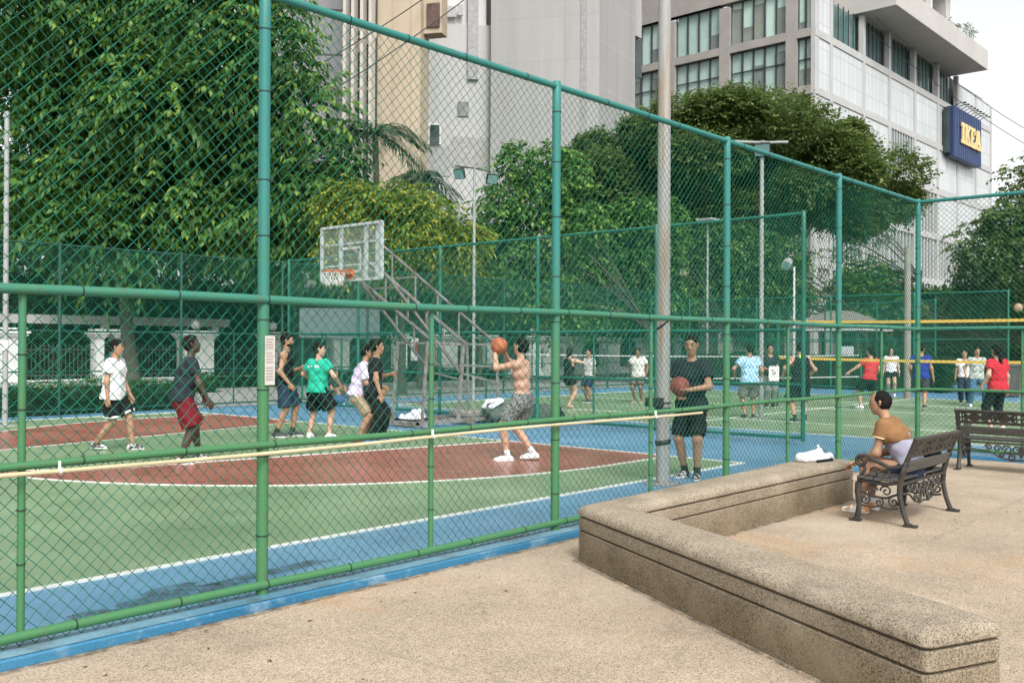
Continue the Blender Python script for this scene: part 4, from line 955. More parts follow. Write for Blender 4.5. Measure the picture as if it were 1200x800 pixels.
px_panel(t,'canopy',M['black'],491,501,85,97,A,d,n,.3)
o,A,B,d,n=quad_building(t,'main_block',m3,573.6,701,76,74,18,-.05,60)
px_panel(t,'groove',pm('groove_grey',(.27,.27,.265),.8),679,686.5,-40,190,A,d,n,.03)
o,A6,B6,d6,n6=quad_building(t,'side_block',m4,701.3,743,74.2,80,14,-.05,60)
o,A7,B7,d7,n7=quad_building(t,'end_block',m3,743.2,750.5,80.4,81.2,12,27.5,60)
MB().obox(dirs(746)*81.8+[0,0,26],d7*.5,n7*.1,np.array([0,0,1.6])).build('opening',glass_dark,t)
# ------------------------------------------------------------------ office block with the blue sign
XO,YO=87.8,40.0
t=thing('office_block','large office block with brown grid front, white glass side and overhanging roof slab','building',(XO,YO,-.05))
brown=pm('brown_stone',(.285,.267,.245),.75,.08,.6); lightfr=pm('frame_white',(.40,.395,.385),.6,.06,.5)
whitegl=facade_mat('white_glass_panel',(.50,.525,.525),(.45,.475,.48),1.02,2.35,(.33,.355,.36),rough=.3,jw=.05,var=.10)
mull=pm('mullion_dark',(.035,.04,.042),.4)
MB().box((XO+1.0,YO+1.0,-.05),(143.6,95,36.2)).build('core',pm('interior_dark',(.10,.09,.08),.8),t)
zb=[32.1,26.55,21.0,15.45,9.9,4.35]
# brown front: columns and beams
cols=[(40.0,40.45),(41.95,43.05),(49.2,50.35),(55.7,57.6),(64.2,65.3),(71.5,72.6),(79,80.1),(87,88)]
MB()
for (y0,y1) in cols[1:]: MB().box((XO,y0,-.05),(XO+.9,y1,36.2)).build('column',brown,t)
MB().box((XO,40.03,-.05),(XO+.9,40.45,60)).build('column',lightfr,t)
beams=[(36.9,60)]+[(z-.75,z+.15) for z in zb]
for i,(z0,z1) in enumerate([(36.6,38.2),(31.45,32.25),(25.9,26.75),(20.3,21.1),(14.7,15.5),(9.1,9.9),(3.6,4.4)]):
    MB().box((XO+.04,40.452,z0),(XO+.86,88.2,z1)).build('beam',brown,t)
MB().box((XO+.02,50.36,36.6),(XO+.88,88,60)).build('upper_wall',brown,t)
for (y0,y1) in ((40.5,41.9),(43.1,49.1)): MB().box((XO+.5,y0,38.2),(XO+.6,y1,44)).build('upper_window',blind,t)
floors=[(32.25,36.6),(26.75,31.45),(21.1,25.9),(15.5,20.3),(9.9,14.7),(4.4,9.1)]
OG=clear_mat('office_glass',(.86,.93,.91),.12,.05); rg=np.random.default_rng(77); teal_blind=pm('blind_teal',(.48,.54,.53),.6,.1,.4); warm=pm('room_warm',(.20,.15,.10),.8,.3,.8); roomd=pm('room_dark',(.06,.065,.06),.7,.3,.8); 
for ci in range(len(cols)-1):
    y0,y1=cols[ci][1],cols[ci+1][0]
    for fi,(z0,z1) in enumerate(floors):
        fr=MB(); nn_=max(2,int(round((y1-y0)/1.25)))
        for k in range(nn_+1): y=y0+(y1-y0)*k/nn_; fr.box((XO+.42,y-.06,z0),(XO+.54,y+.06,z1))
        if fi>=1: zz=z0+(z1-z0)*.56; fr.box((XO+.42,y0,zz-.05),(XO+.535,y1,zz+.05))
        fr.box((XO+.425,y0,z0),(XO+.537,y1,z0+.08)); fr.box((XO+.425,y0,z1-.08),(XO+.537,y1,z1))
        wdw=fr.build('window',mull,t)
        MB().box((XO+.56,y0,z0),(XO+.60,y1,z1)).build('pane',OG,wdw)
        bl=MB()
        for k in range(nn_):
            h=rg.choice([.15,.35,.62,.8,1.0],p=[.1,.15,.25,.2,.3]); a=y0+(y1-y0)*k/nn_+.07; b=y0+(y1-y0)*(k+1)/nn_-.07
            bl.box((XO+.66,a,z1-(z1-z0)*h),(XO+.70,b,z1))
        bl.build('blind',blind if rg.random()<.6 else teal_blind,wdw)
        MB().box((XO+.92,y0,z0),(XO+.97,y1,z1)).build('room',warm if rg.random()<.3 else roomd,wdw)
# white side: piers, bands, panels
xs=[88.0,91.5,99.6,106.7,114.5,122.4,129.8,137.4,144]
for x in xs[1:]: MB().box((x-.3,YO-.02,-.05),(x+.3,YO+.5,36.3 if x<131 else 35.0)).build('pier',lightfr,t)
for z in zb: MB().box((XO+.02,YO-.01,z-.72),(144.3,YO+.48,z)).build('band',lightfr,t)
for i in range(len(xs)-1):
    a,b=xs[i]+.3,xs[i+1]-.3
    for fi,(z0,z1) in enumerate(((32.1,36.2),(26.55,31.38),(21.0,25.83),(15.45,20.28),(9.9,14.73),(4.35,9.18))):
        if fi==0:
            if i<1: MB().box((a,YO+.1,z0),(b,YO+.2,z1)).build('glass_panel',whitegl,t); continue
            if i<6:
                MB().box((a,YO+.9,z0),(b,YO+.95,z1)).build('glass_panel',glass_teal,t)
                mb=MB(); 
                for k in range(1,6): x=a+(b-a)*k/6; mb.box((x-.06,YO+.5,z0),(x+.06,YO+.6,z1))
                mb.build('mullion',mull,t)
            else: MB().box((a,YO+.1,z0),(b,YO+.16,z1-.9)).build('glass_panel',whitegl,t)
            continue
        if fi in(2,3) and i in(3,): 
            MB().box((a,YO+.2,z0),(b,YO+.26,z1)).build('glass_panel',glass_teal,t)
            mb=MB(); 
            for k in range(9): x=a+(b-a)*(k+.5)/9; mb.box((x-.12,YO+.02,z0),(x+.05,YO+.1,z1))
            mb.build('shade_strip',lightfr,t); continue
        if fi>=4 or (fi==3 and i<5):
            MB().box((a,YO+.3,z0),(b,YO+.36,z1)).build('glass_panel',glass_teal,t)
            mb=MB()
            for k in range(1,7): x=a+(b-a)*k/7; mb.box((x-.14,YO+.05,z0),(x+.14,YO+.25,z1))
            mb.build('mullion',lightfr,t)
        else: MB().box((a,YO+.1,z0),(b,YO+.2,z1)).build('glass_panel',whitegl,t)
# roof slab and the open floor above it
slab=pm('slab_concrete',(.42,.405,.38),.8,.06,.3)
MB().box((98.8,36.4,36.35),(129.6,60,38.8)).bevel_build('roof_slab',slab,t,.05)
for x in (103,110,117,124): MB().box((x-.8,39.4,38.8),(x+.8,41,46.5)).build('column',slab,t)
MB().box((99.5,42.5,38.8),(126,56,46.5)).build('upper_wall',glass_dark,t)
MB().box((98.8,37.4,46.5),(127.4,58,48)).bevel_build('roof_slab',slab,t,.05)
cl=[(np.array([123+rg.uniform(0,5),38.5+rg.uniform(0,2),39.6+rg.uniform(0,1.6)]),np.array([1,1,.8])*rg.uniform(.7,1.2)) for _ in range(9)]
P,Dr,_c=clump_points(cl,60,rg,.2); q=thing('roof_shrub','untidy shrub growing on the roof slab of the office block','plant',(125,39,38.8)); quads_obj('foliage',sprays(P,unit(Dr+rg.normal(0,.5,Dr.shape)),np.full(len(P),.8),6,.32,.15,.3,rg),M['leafD'],q,rg.random(len(P)*6))
# blue sign box with yellow letters
t=thing('store_sign','blue box sign with thick yellow slab letters, high on the white facade','sign',(130,39,25))
blue=pm('sign_blue',(.018,.042,.125),.4,.12,.8,stretch=(3,1,.4)); yel=pm('sign_yellow',(.72,.53,.25),.5,.05)
MB().box((124.9,38.95,25.3),(135.9,39.9,31.5)).bevel_build('box',blue,t,.06)
mb=MB()
for k in range(13): x=125.1+k*.86; mb.box((x,38.90,25.4),(x+.10,38.96,31.4))
mb.build('rib',blue,t)
MB().box((123.9,39.3,25.6),(124.85,39.9,31.2)).build('side_panel',glass_dark,t)
def letter(polys,x0,z0,w_,h):
    mb=MB()
    for k,P in enumerate(polys): mb.poly([(x0+a*w_,38.85-.012*k,z0+b*h) for a,b in P],(0,-.16-.006*k,0))
    return mb.build('letter',yel,t)
I_=[[(.0,0),(1,0),(1,.2),(.78,.2),(.78,.8),(1,.8),(1,1),(0,1),(0,.8),(.22,.8),(.22,.2),(0,.2)]]
K_=[[(0,0),(.42,0),(.42,.16),(.36,.16),(.36,.36),(.46,.46),(.60,.16),(.52,.16),(.52,0),(1,0),(1,.16),(.92,.16),(.66,.60),(.86,.84),(.96,.84),(.96,1),(.55,1),(.55,.84),(.60,.84),(.36,.58),(.36,.84),(.42,.84),(.42,1),(0,1),(0,.84),(.09,.84),(.09,.16),(0,.16)]]
E__=[[(0,0),(1,0),(1,.34),(.80,.34),(.78,.18),(.42,.18),(.42,.42),(.70,.42),(.70,.58),(.42,.58),(.42,.82),(.76,.82),(.78,.66),(.97,.66),(.97,1),(0,1),(0,.84),(.10,.84),(.10,.16),(0,.16)]]
A_=[[(.08,.12),(.36,.12),(.60,1),(.32,1)],[(.62,.12),(.92,.12),(.70,1),(.42,1)],[(.26,.26),(.72,.26),(.68,.42),(.32,.42)],[(0,0),(.43,0),(.43,.15),(0,.15)],[(.54,0),(1,0),(1,.15),(.54,.15)]]
for P,x,w_ in ((I_,127.2,1.15),(K_,128.55,2.1),(E__,130.85,1.75),(A_,132.75,2.2)): letter(P,x,27.2,w_,2.6)
for x in np.linspace(125.4,135.4,9):
    a_=MB().tube([(x,39.0,31.5),(x,38.4,31.8),(x,37.9,31.75)],.05,5).build('spot_arm',M['black'],t); MB().box((x-.15,37.7,31.65),(x+.15,37.95,31.8)).build('spotlight',M['black'],a_)
# cables
def cable(label,p,q,sag,r,n=16):
    pts=[np.array(p)*(1-s_)+np.array(q)*s_-np.array([0,0,sag*4*s_*(1-s_)]) for s_ in np.linspace(0,1,n)]
    o=MB().tube(pts,r,5).build('cable',M['black']); return tag(o,label,'cable')
cable('upper sagging black cable crossing in front of the tan tower',at(300,118,55),at(560,-50,62),.4,.035)
cable('lower sagging black cable crossing in front of the tan tower',at(300,160,55),at(560,-15,62),.4,.035)
cable('upper thin wire strung from the office slab toward the right tree',(95,37,34.2),(160,34,30.6),1.2,.04)
cable('lower thin wire strung along the white facade past the sign top',(95,37.6,33.0),(160,35,29.0),1.0,.04)
# distant pavilion
pc=np.array([46.6,19.9,-.05]); t=thing('pavilion','small pavilion with a two tier grey shingle roof behind the courts','pavilion',pc)
rf=pm('grey_shingle',(.20,.175,.16),.85,.25,6)
def hip(c,a,b,z0,z1,top,name):
    mb=MB(); V=[(c[0]-a,c[1]-b,z0),(c[0]+a,c[1]-b,z0),(c[0]+a,c[1]+b,z0),(c[0]-a,c[1]+b,z0),(c[0]-a*top,c[1]-b*top,z1),(c[0]+a*top,c[1]-b*top,z1),(c[0]+a*top,c[1]+b*top,z1),(c[0]-a*top,c[1]+b*top,z1)]
    mb._add(V,[(0,1,5,4),(1,2,6,5),(2,3,7,6),(3,0,4,7),(4,5,6,7),(0,3,2,1)]); return mb.build(name,rf,t)
hip(pc,1.9,1.9,2.58,2.82,.75,'lower_roof'); hip(pc,1.75,1.75,2.83,3.45,.25,'upper_roof')
MB().box(pc+[-1.9,-1.9,2.50],pc+[1.9,1.9,2.60]).build('fascia',M['wallwhite'],t)
for i in(-1,1):
    for j in(-1,1): MB().cyl(pc+[i*1.5,j*1.5,0],pc+[i*1.5,j*1.5,2.55],.09,n=8).build('post',M['bark'],t)
MB().box(pc+[-1.5,-1.5,.0],pc+[1.5,1.5,.35]).build('plinth',M['conc'],t)
t=thing('notice_stand','white upright notice board standing before the pavilion','sign',(44.4,18.6,-.05)); c=np.array([44.4,18.6,-.05]); MB().box(c+[-.03,-.28,1.0],c+[.03,.28,1.75]).build('board',M['white'],t); MB().box(c+[-.03,-.03,0],c+[.03,.03,.998]).build('post',M['iron'],t)
# brown brick planter beyond the court, right
t=thing('brick_planter','long low tan block wall at the far side of the second court','wall',(37.0,5,-.05)); MB().box((36.9,1.5,-.05),(37.3,10.4,.95)).build('wall',facade_mat('tan_block',(.30,.235,.17),(.26,.20,.15),.6,.3,(.2,.16,.12)),t); MB().box((36.85,1.45,.95),(37.35,10.45,1.03)).build('coping',M['conc'],t)
t=thing('litter_bin','dark slatted litter bin beside the tan block wall','bin',(35.6,9.3,0)); MB().lathe((35.6,9.3,0),[(.26,0),(.30,.05),(.33,1.0),(.36,1.02),(.36,1.1),(.30,1.12)],18).build('body',pm('bin_grey',(.06,.055,.05),.7),t)
# parked cars far behind
def car(label,loc,rz,col):
    t=thing('parked_car',label,'car',loc,rz,'cars parked beyond the courts')
    b=MB(); pr=[(-2.1,.35),(-2.15,.75),(-1.95,.95),(-1.1,1.0),(-.55,1.45),(.75,1.48),(1.5,1.0),(2.05,.85),(2.12,.4)]
    b.poly([(x,-.85,z) for x,z in pr],(0,1.7,0)); b.bevel_build('body',pm('car_paint',col,.3,.04),t,.07,3,local=True)
    for s_ in(-1,1):
        MB().poly([(-1.0,s_*.853,1.0),(-.52,s_*.853,1.38),(.7,s_*.853,1.40),(1.3,s_*.853,1.02)][::s_],(0,s_*.006,0)).build('side_window',glass_dark,t,local=True)
    MB().poly([(-.62,-.7,1.42),(-.62,.7,1.42),(-1.12,.75,1.03),(-1.12,-.75,1.03)],(-.02,0,.02)).build('windscreen',glass_dark,t,local=True)
    for x in(-1.3,1.3):
        for s_ in(-1,1):
            wh=auto_smooth(MB().cyl((x,s_*.68,.31),(x,s_*.88,.31),.31,n=18).build('wheel',M['black'],t,local=True)); MB().cyl((x,s_*.885,.31),(x,s_*.89,.31),.18,n=12).build('rim',M['poleG'],wh,local=True)
    for s_ in(-1,1): MB().box((-2.16,s_*.5,.68),(-2.08,s_*.78,.82)).build('headlight',M['globe'],t,local=True)
c=at(876,398,66); car('white car parked far behind the blue shirted player',(c[0],c[1],-.05),R(110),(.7,.7,.7))
c=at(1128,404,70); car('silver car parked far off behind the couple, under the trees',(c[0],c[1],-.05),R(70),(.5,.5,.5))
c=at(1180,406,64); car('dark car parked far off at the right edge, under the trees',(c[0],c[1],-.05),R(60),(.09,.09,.1))
# ------------------------------------------------------------------ people
def ik(a,b,l1,l2,pole):
    a,b,pole=map(lambda q:np.asarray(q,float),(a,b,pole)); d=b-a; L=np.linalg.norm(d); mx=(l1+l2)*.995
    if L>mx: b=a+d/L*mx; d=b-a; L=mx
    u=d/L; x=(l1*l1-l2*l2+L*L)/(2*L); h=math.sqrt(max(1e-6,l1*l1-x*x)); p=pole-u*(pole@u); p=p/(np.linalg.norm(p)+1e-9)
    return a+u*x+p*h,b
def nrm(v): v=np.asarray(v,float); return v/(np.linalg.norm(v)+1e-9)
def hand_prims(w,d,n,thumb,curl,s):
    """palm, four bent fingers of different lengths and a thumb leaving the side of the palm"""
    d=nrm(d); n=nrm(np.asarray(n)-d*(np.asarray(n)@d)); t=nrm(np.asarray(thumb)-d*(np.asarray(thumb)@d)-n*(np.asarray(thumb)@n))
    P=[rc(w,w+d*.04*s,.022*s,.022*s)]
    for i,(o,L) in enumerate(((.030,.070),(.010,.080),(-.010,.074),(-.029,.058))):
        k=w+d*(.088-.004*abs(i-1))*s+t*o*s; P.append(rc(w+d*.02*s+t*o*.6*s,k,.0155*s,.0125*s)); p=k; a=curl*.55
        for j,f in enumerate((.45,.32,.25)):
            dd=d*math.cos(a)+n*math.sin(a)+t*o*.9*(1-curl*.5); q=p+nrm(dd)*L*f*s; P.append(rc(p,q,(.0100-.0010*j)*s,(.0092-.0012*j)*s)); p=q; a+=curl*.75
    b=w+d*.028*s+t*.026*s; k=b+(t*.75+d*.65+n*.25)*.038*s; e=k+(d*.9+t*.25+n*.35*(.5+curl))*.032*s
    P+= [rc(w+d*.015*s,b,.018*s,.015*s),rc(b,k,.0135*s,.0115*s),rc(k,e,.011*s,.0085*s)]
    return P
SKIN={k:pm('skin_'+k,c,.5,.07,6) for k,c in dict(light=(.46,.275,.19),tan=(.34,.185,.112),brown=(.20,.10,.06),dark=(.055,.033,.023)).items()}
HAIR=pm('hair_black',(.007,.006,.0055),.75,.3,30,bump=.4,bscale=90,spec=.15); EYE=pm('eye_white',(.30,.26,.23),.5,.05); PUP=pm('eye_dark',(.015,.01,.008),.2,.1); LIP=pm('lips',(.36,.14,.11),.5,.08)
SOLE=pm('sole_white',(.72,.72,.70),.6,.06); 
def cloth(name,c,var=.10,scale=5,c2=None,thr=(.35,.65),**k): return pm(name,c,.85,var,scale,c2=c2,thr=thr,bump=.35,bscale=14,spec=.2,**k)
def person(label,pos,head_deg,h=1.72,pel=(0,.92),lean=(.02,0),twist=0,feet=((.0,.11,8,0),(.0,-.11,-8,0)),hands=None,poles=None,palms=None,look=(0,0),curl=.55,
           skin='tan',top=None,bottom=None,shoes=None,socks=None,hair='short',beard=False,cell=.0105,fat=1.0,seat=False,bare=False,kneepole=None,face=True,group=None,extra=None,z=0):
    s=h/1.75; f=fat; t=thing('person',label,'person',(pos[0],pos[1],z),R(head_deg),group); t['label']=label
    V3=lambda *a: np.array(a,float)
    pv=V3(pel[0],0,pel[1]); sp=nrm((lean[0],lean[1],1)); C=pv+sp*.47; tw=R(twist); rt=V3(-math.sin(tw),math.cos(tw),0)
    sh=[C+rt*.175*(.5+.5*f)-V3(0,0,.0),C-rt*.175*(.5+.5*f)]; hp=[pv+V3(0,.09,-.02),pv+V3(0,-.09,-.02)]
    yw,pt=R(look[0]),R(look[1]); fw=V3(math.cos(yw)*math.cos(pt),math.sin(yw)*math.cos(pt),math.sin(pt)); lf=V3(-math.sin(yw),math.cos(yw),0); up=np.cross(fw,lf)
    nk=C+V3(0,0,.05)+sp*.01; hd=nk+nrm(sp*.6+up*.5+fw*.14)*.185
    H=lambda x,y,z: hd+fw*x+lf*y+up*z
    # legs
    kn=[];an=[];ft=[]
    for i in(0,1):
        fx,fy,fyaw,lift=feet[i]; fd=V3(math.cos(R(fyaw)),math.sin(R(fyaw)),0); a=V3(fx,fy,.085+lift); kp=fd+V3(0,0,.0) if kneepole is None else V3(*kneepole[i])
        k,a2=ik(hp[i],a,.435,.425,kp+V3(0,(.05 if i==0 else -.05),0)); kn.append(k);an.append(a2)
        ft.append(nrm(fd-V3(0,0,lift*2.2)) if lift else fd)
    # arms
    el=[];wr=[];hd_=[]
    for i in(0,1):
        sg=1 if i==0 else -1
        tg=V3(*hands[i]) if hands and hands[i] is not None else sh[i]+V3(.03,sg*.09,-.535)
        pl=V3(*poles[i]) if poles and poles[i] is not None else V3(-.8,sg*.5,-.35)
        e,w_=ik(sh[i],tg,.295,.25,pl); el.append(e); wr.append(w_); hd_.append(nrm(w_-e))
    S=lambda p: np.asarray(p)*s
    def RC(a,b,ra,rb=None): return rc(S(a),S(b),ra*s,(ra if rb is None else rb)*s)
    W1=pv+sp*.18; CH=pv+sp*.34; SHc=pv+sp*.45
    torso=[RC(pv+V3(0,.075,0)*f,pv-V3(0,.075,0)*f,.105*f),RC(W1+rt*.06*f,W1-rt*.06*f,.095*f),RC(CH+rt*.085,CH-rt*.085,.105*(.6+.4*f)),RC(SHc+rt*.13,SHc-rt*.13,.068),RC(pv,CH,.105*f,.105)]
    legs=[];arms=[]
    for i in(0,1):
        bk=nrm(np.cross(kn[i]-hp[i],V3(0,1,0)));  bk=V3(-1,0,0) if bk[0]>0 else bk
        legs+= [RC(hp[i],kn[i],.088*f,.056),RC(kn[i],an[i],.055,.036),RC(kn[i]+(an[i]-kn[i])*.18+bk*.018,kn[i]+(an[i]-kn[i])*.5+bk*.012,.048,.040)]
        arms+= [RC(sh[i],el[i],.050,.040),RC(el[i],wr[i],.041,.027),RC(sh[i],sh[i]+(C-sh[i])*.2,.056)]
    feetp=[]
    for i in(0,1):
        a=an[i]; d=ft[i]; dn=nrm(V3(0,0,-1)-d*(-d[2])); feetp+= [RC(a-d*.03+dn*.045,a+d*.10+dn*.05,.034,.03),RC(a+d*.10+dn*.05,a+d*.155+dn*.058,.031,.022),RC(a,a-d*.02+dn*.04,.036,.034)]
    hdp=[el_ for el_ in ()]
    E3=np.stack([fw,lf,up],1)
    headp=[('e',S(H(-.012,0,.028)),np.array([.098,.077,.092])*s,E3),('e',S(H(.012,0,-.03)),np.array([.078,.062,.085])*s,E3),RC(H(.035,0,-.072),H(.052,0,-.098),.040,.026),RC(nk-V3(0,0,.04),hd-up*.05-fw*.012,.056,.052),RC(nk-V3(0,0,.05)+rt*.04,nk-V3(0,0,.05)-rt*.04,.05)]
    nose=[RC(H(.083,0,.006),H(.098,0,-.028),.010,.0145),RC(H(.088,.010,-.034),H(.088,-.010,-.034),.010),RC(H(.078,.03,.026),H(.078,-.03,.026),.013),RC(H(.074,.014,-.062),H(.074,-.014,-.062),.014)]
    ears=[RC(H(-.008,sg*.078,.012),H(-.006,sg*.076,-.022),.017,.011) for sg in(1,-1)]
    G=[dict(p=torso+arms+legs+([] if shoes is not None else feetp),k=.045*s),dict(p=headp,k=.035*s,ku=.03),dict(p=nose,k=.012*s,ku=.012),dict(p=ears,k=.006,ku=.006)]
    for i in(0,1):
        sg=1 if i==0 else -1
        n_=V3(*palms[i]) if palms and palms[i] is not None else V3(-.1,-sg,0)
        th=np.cross(hd_[i],n_)*(1 if i==0 else -1)
        G.append(dict(p=hand_prims(S(wr[i]),hd_[i],n_,th*1.0,curl,s),k=.006*s,ku=.012))
    V,Fc=sdf_mesh(G,cell); mesh_obj('body',V,Fc,SKIN[skin],t,True,local=True)
    # face
    if face:
        for sg in(1,-1):
            e=MB(); e.sphere(S(H(.078,sg*.032,.006)),.0118*s,10,7); eo=e.build('eye',EYE,t,True,local=True); MB().sphere(S(H(.0855,sg*.032,.006)),.0090*s,8,6).build('pupil',PUP,eo,True,local=True)
            MB().tube([S(H(.088-.0*abs(q-.03),sg*(q),.030-.18*(q-.03)**2*4)) - S(fw)*(.12*(q-.025)) for q in (.014,.026,.038,.05)],.0062*s,5).build('eyebrow',HAIR,t,local=True)
        MB().tube([S(H(.082-.25*abs(q)*.5,q,-.060)) for q in (-.024,-.012,0,.012,.024)],[.003*s,.0062*s,.0068*s,.0062*s,.003*s],6).build('mouth',LIP,t,True,local=True)
    # hair
    hp_=[('e',S(H(-.016,0,.036)),np.array([.111,.087,.100])*s,E3),('e',S(H(-.040,0,-.012)),np.array([.075,.080,.085])*s,E3)]
    pln=[(-up*.60+fw*.80,float(S(hd)@(-up*.60+fw*.80))+.018*s),(-up*1.0,float(S(hd)@(-up))+.072*s)]
    if hair=='bald':
        hp_=[('e',S(H(-.020,0,.030)),np.array([.104,.085,.100])*s,E3),('e',S(H(-.030,0,-.02)),np.array([.080,.081,.075])*s,E3)]; pln=[(fw*.92+up*.30,float(S(hd)@(fw*.92+up*.30))+.058*s),(fw*.8-up*.6,float(S(hd)@(fw*.8-up*.6))+.026*s),(-up,float(S(hd)@(-up))+.080*s)]
    if hair=='thick': hp_.append(('e',S(H(.03,0,.085)),np.array([.07,.07,.04])*s,E3))
    if hair in('long','braid','pony'):
        pln=[(-up*.35+fw*.94,float(S(hd)@(-up*.35+fw*.94))+.035*s)]; hp_.append(('e',S(H(-.03,0,-.01)),np.array([.09,.088,.11])*s,E3))
    Gh=[dict(p=hp_,k=.02,planes=pln,noise=.004*s,seed=pos[0])]
    if hair=='long': Gh.append(dict(p=[RC(H(-.06,0,-.04),H(-.07,0,-.2),.075,.05)],k=.02,noise=.004))
    if hair=='pony': Gh.append(dict(p=[RC(H(-.10,0,.03),H(-.15,0,-.05),.03,.035),RC(H(-.15,0,-.05),H(-.14,0,-.2),.035,.015)],k=.02,noise=.003))
    if hair=='braid': Gh.append(dict(p=[RC(H(-.10,0,-.08-.045*q),H(-.115,.012*(-1)**q,-.12-.045*q),.036-.0012*q,.034-.0012*q) for q in range(10)],k=.006,noise=.003))
    V,Fc=sdf_mesh(Gh,min(cell,.012)); mesh_obj('hair',V,Fc,HAIR,t,True,local=True)
    if beard:
        V,Fc=sdf_mesh([dict(p=[('e',S(H(.014,0,-.045)),np.array([.083,.068,.082])*s,E3),RC(H(.037,0,-.075),H(.055,0,-.103),.044,.030)],k=.02,planes=[(up*.9-fw*.35,float(S(hd)@(up*.9-fw*.35))-.062*s),(-fw,float(S(hd)@(-fw))+.01*s)],noise=.003)],min(cell,.010)); mesh_obj('beard',V,Fc,HAIR,t,True,local=True)
    # clothes
    if top:
        lo=top.get('loose',.022); hem=pv+sp*top.get('hem',-.05)
        tp=[RC(pv+V3(0,.078,.0)*f-sp*.10,pv-V3(0,.078,0)*f-sp*.10,.105*f+lo),RC(pv+V3(0,.075,0)*f,pv-V3(0,.075,0)*f,.105*f+lo),RC(W1+rt*.065*f,W1-rt*.065*f,.100*f+lo),RC(CH+rt*.09,CH-rt*.09,.105*(.6+.4*f)+lo*.8),RC(SHc+rt*.135,SHc-rt*.135,.070+lo*.55),RC(pv,CH,.105*f+lo,.105+lo*.5)]
        cuts=[RC(nk-V3(0,0,.06),nk+sp*.1,top.get('neck',.066))]
        kind=top.get('kind','tee')
        if kind=='tank': cuts+= [RC(sh[i]+(sh[i]-C)*.12+V3(0,0,.03),sh[i]+(sh[i]-C)*.12-V3(0,0,.11),.062) for i in(0,1)]
        Gt=[dict(p=tp,k=.05*s,planes=[(-sp,float(-sp@S(hem)))],cuts=cuts,noise=.0075*s,seed=pos[1])]
        if kind=='tee':
            sl_=top.get('sleeve',.55)
            for i in(0,1):
                if sl_<=1:
                    e=sh[i]+(el[i]-sh[i])*sl_; Gt.append(dict(p=[RC(sh[i],sh[i]+(el[i]-sh[i])*min(1,sl_+.12),.060+lo*.6,.062+lo*.7)],k=.02,planes=[(nrm(el[i]-sh[i]),float(nrm(el[i]-sh[i])@S(e)))],noise=.003*s,ku=.035,cuts=cuts))
                else:
                    e=el[i]+(wr[i]-el[i])*(sl_-1); Gt.append(dict(p=[RC(sh[i],el[i],.060+lo*.5,.050+lo*.5),RC(el[i],e,.050+lo*.4,.042+lo*.4)],k=.02,noise=.003*s,ku=.035,cuts=cuts))
        V,Fc=sdf_mesh(Gt,cell); to=mesh_obj('shirt',V,Fc,top['mat'],t,True,local=True)
        if top.get('mark'):
            top['mark'](t,S,dict(C=C,pv=pv,sp=sp,rt=rt,CH=CH),to)
    if bottom:
        L=bottom.get('len',.75); lo=bottom.get('loose',.03); wz=pv+sp*.06
        Gb=[dict(p=[RC(pv+V3(0,.075,0)*f,pv-V3(0,.075,0)*f,.105*f+.014),RC(pv+V3(0,.07,-.09)*f,pv+V3(0,-.07,-.09)*f,.10*f+.016),RC(pv+sp*.08,pv,.105*f+.012)],k=.04*s,planes=[(sp,float(sp@S(wz)))],noise=.003*s)]
        for i in(0,1):
            if L<=1:
                e=hp[i]+(kn[i]-hp[i])*L; dd=nrm(kn[i]-hp[i]); fl=bottom.get('flare',.018)
                Gb.append(dict(p=[RC(hp[i],hp[i]+(kn[i]-hp[i])*(L+.15),.090*f+lo*.6,.078+lo+fl)],k=.02,planes=[(dd,float(dd@S(e))),(sp,float(sp@S(wz)))],noise=.008*s,seed=i*3.1,ku=.03))
            else:
                e=kn[i]+(an[i]-kn[i])*(L-1); dd=nrm(an[i]-kn[i])
                Gb.append(dict(p=[RC(hp[i],kn[i],.090*f+lo*.6,.064+lo*.8),RC(kn[i],kn[i]+(an[i]-kn[i])*(L-1+.12),.062+lo*.8,.046+lo)],k=.03,noise=.004*s,seed=i*2.2,ku=.03,planes=[(dd,float(dd@S(e))),(sp,float(sp@S(wz)))]))
        V,Fc=sdf_mesh(Gb,cell); bo=mesh_obj('trousers' if L>1 else 'shorts',V,Fc,bottom['mat'],t,True,local=True)
        if bottom.get('trim') is not None:
            for i in(0,1):
                dd=nrm(kn[i]-hp[i]); e=hp[i]+(kn[i]-hp[i])*L; e0=e-dd*.035; fl=bottom.get('flare',.018); rr=.078+lo+fl-.004
                V,Fc=sdf_mesh([dict(p=[RC(e-dd*.1,e+dd*.1,rr+.007)],k=.02,planes=[(dd,float(dd@S(e))),(-dd,float(-dd@S(e0)))])],cell*.8); mesh_obj('hem_stripe',V,Fc,bottom['trim'],bo,True,local=True)
    for i in(0,1):
        a=an[i]; d=ft[i]; dn=nrm(V3(0,0,-1)-d*(-d[2]))
        if shoes is not None:
            sp_=[RC(a-d*.045+dn*.045,a+d*.09+dn*.05,.042,.043),RC(a+d*.09+dn*.05,a+d*.165+dn*.058,.043,.030),RC(a+dn*.01,a-d*.02+dn*.045,.044,.043)]
            pl=[(dn,float(dn@S(a+dn*.083)))]
            V,Fc=sdf_mesh([dict(p=sp_,k=.025*s,planes=pl+[(-dn,float(-dn@S(a-dn*.02)))])],min(cell,.011)); so_=mesh_obj('shoe',V,Fc,shoes,t,True,local=True)
            V,Fc=sdf_mesh([dict(p=[(q[0],q[1],q[2],q[3]+.005*s,q[4]+.005*s) for q in sp_[:2]],k=.02*s,planes=[(dn,float(dn@S(a+dn*.085))),(-dn,float(-dn@S(a+dn*.058)))])],min(cell,.010)); mesh_obj('sole',V,Fc,SOLE,so_,True,local=True)
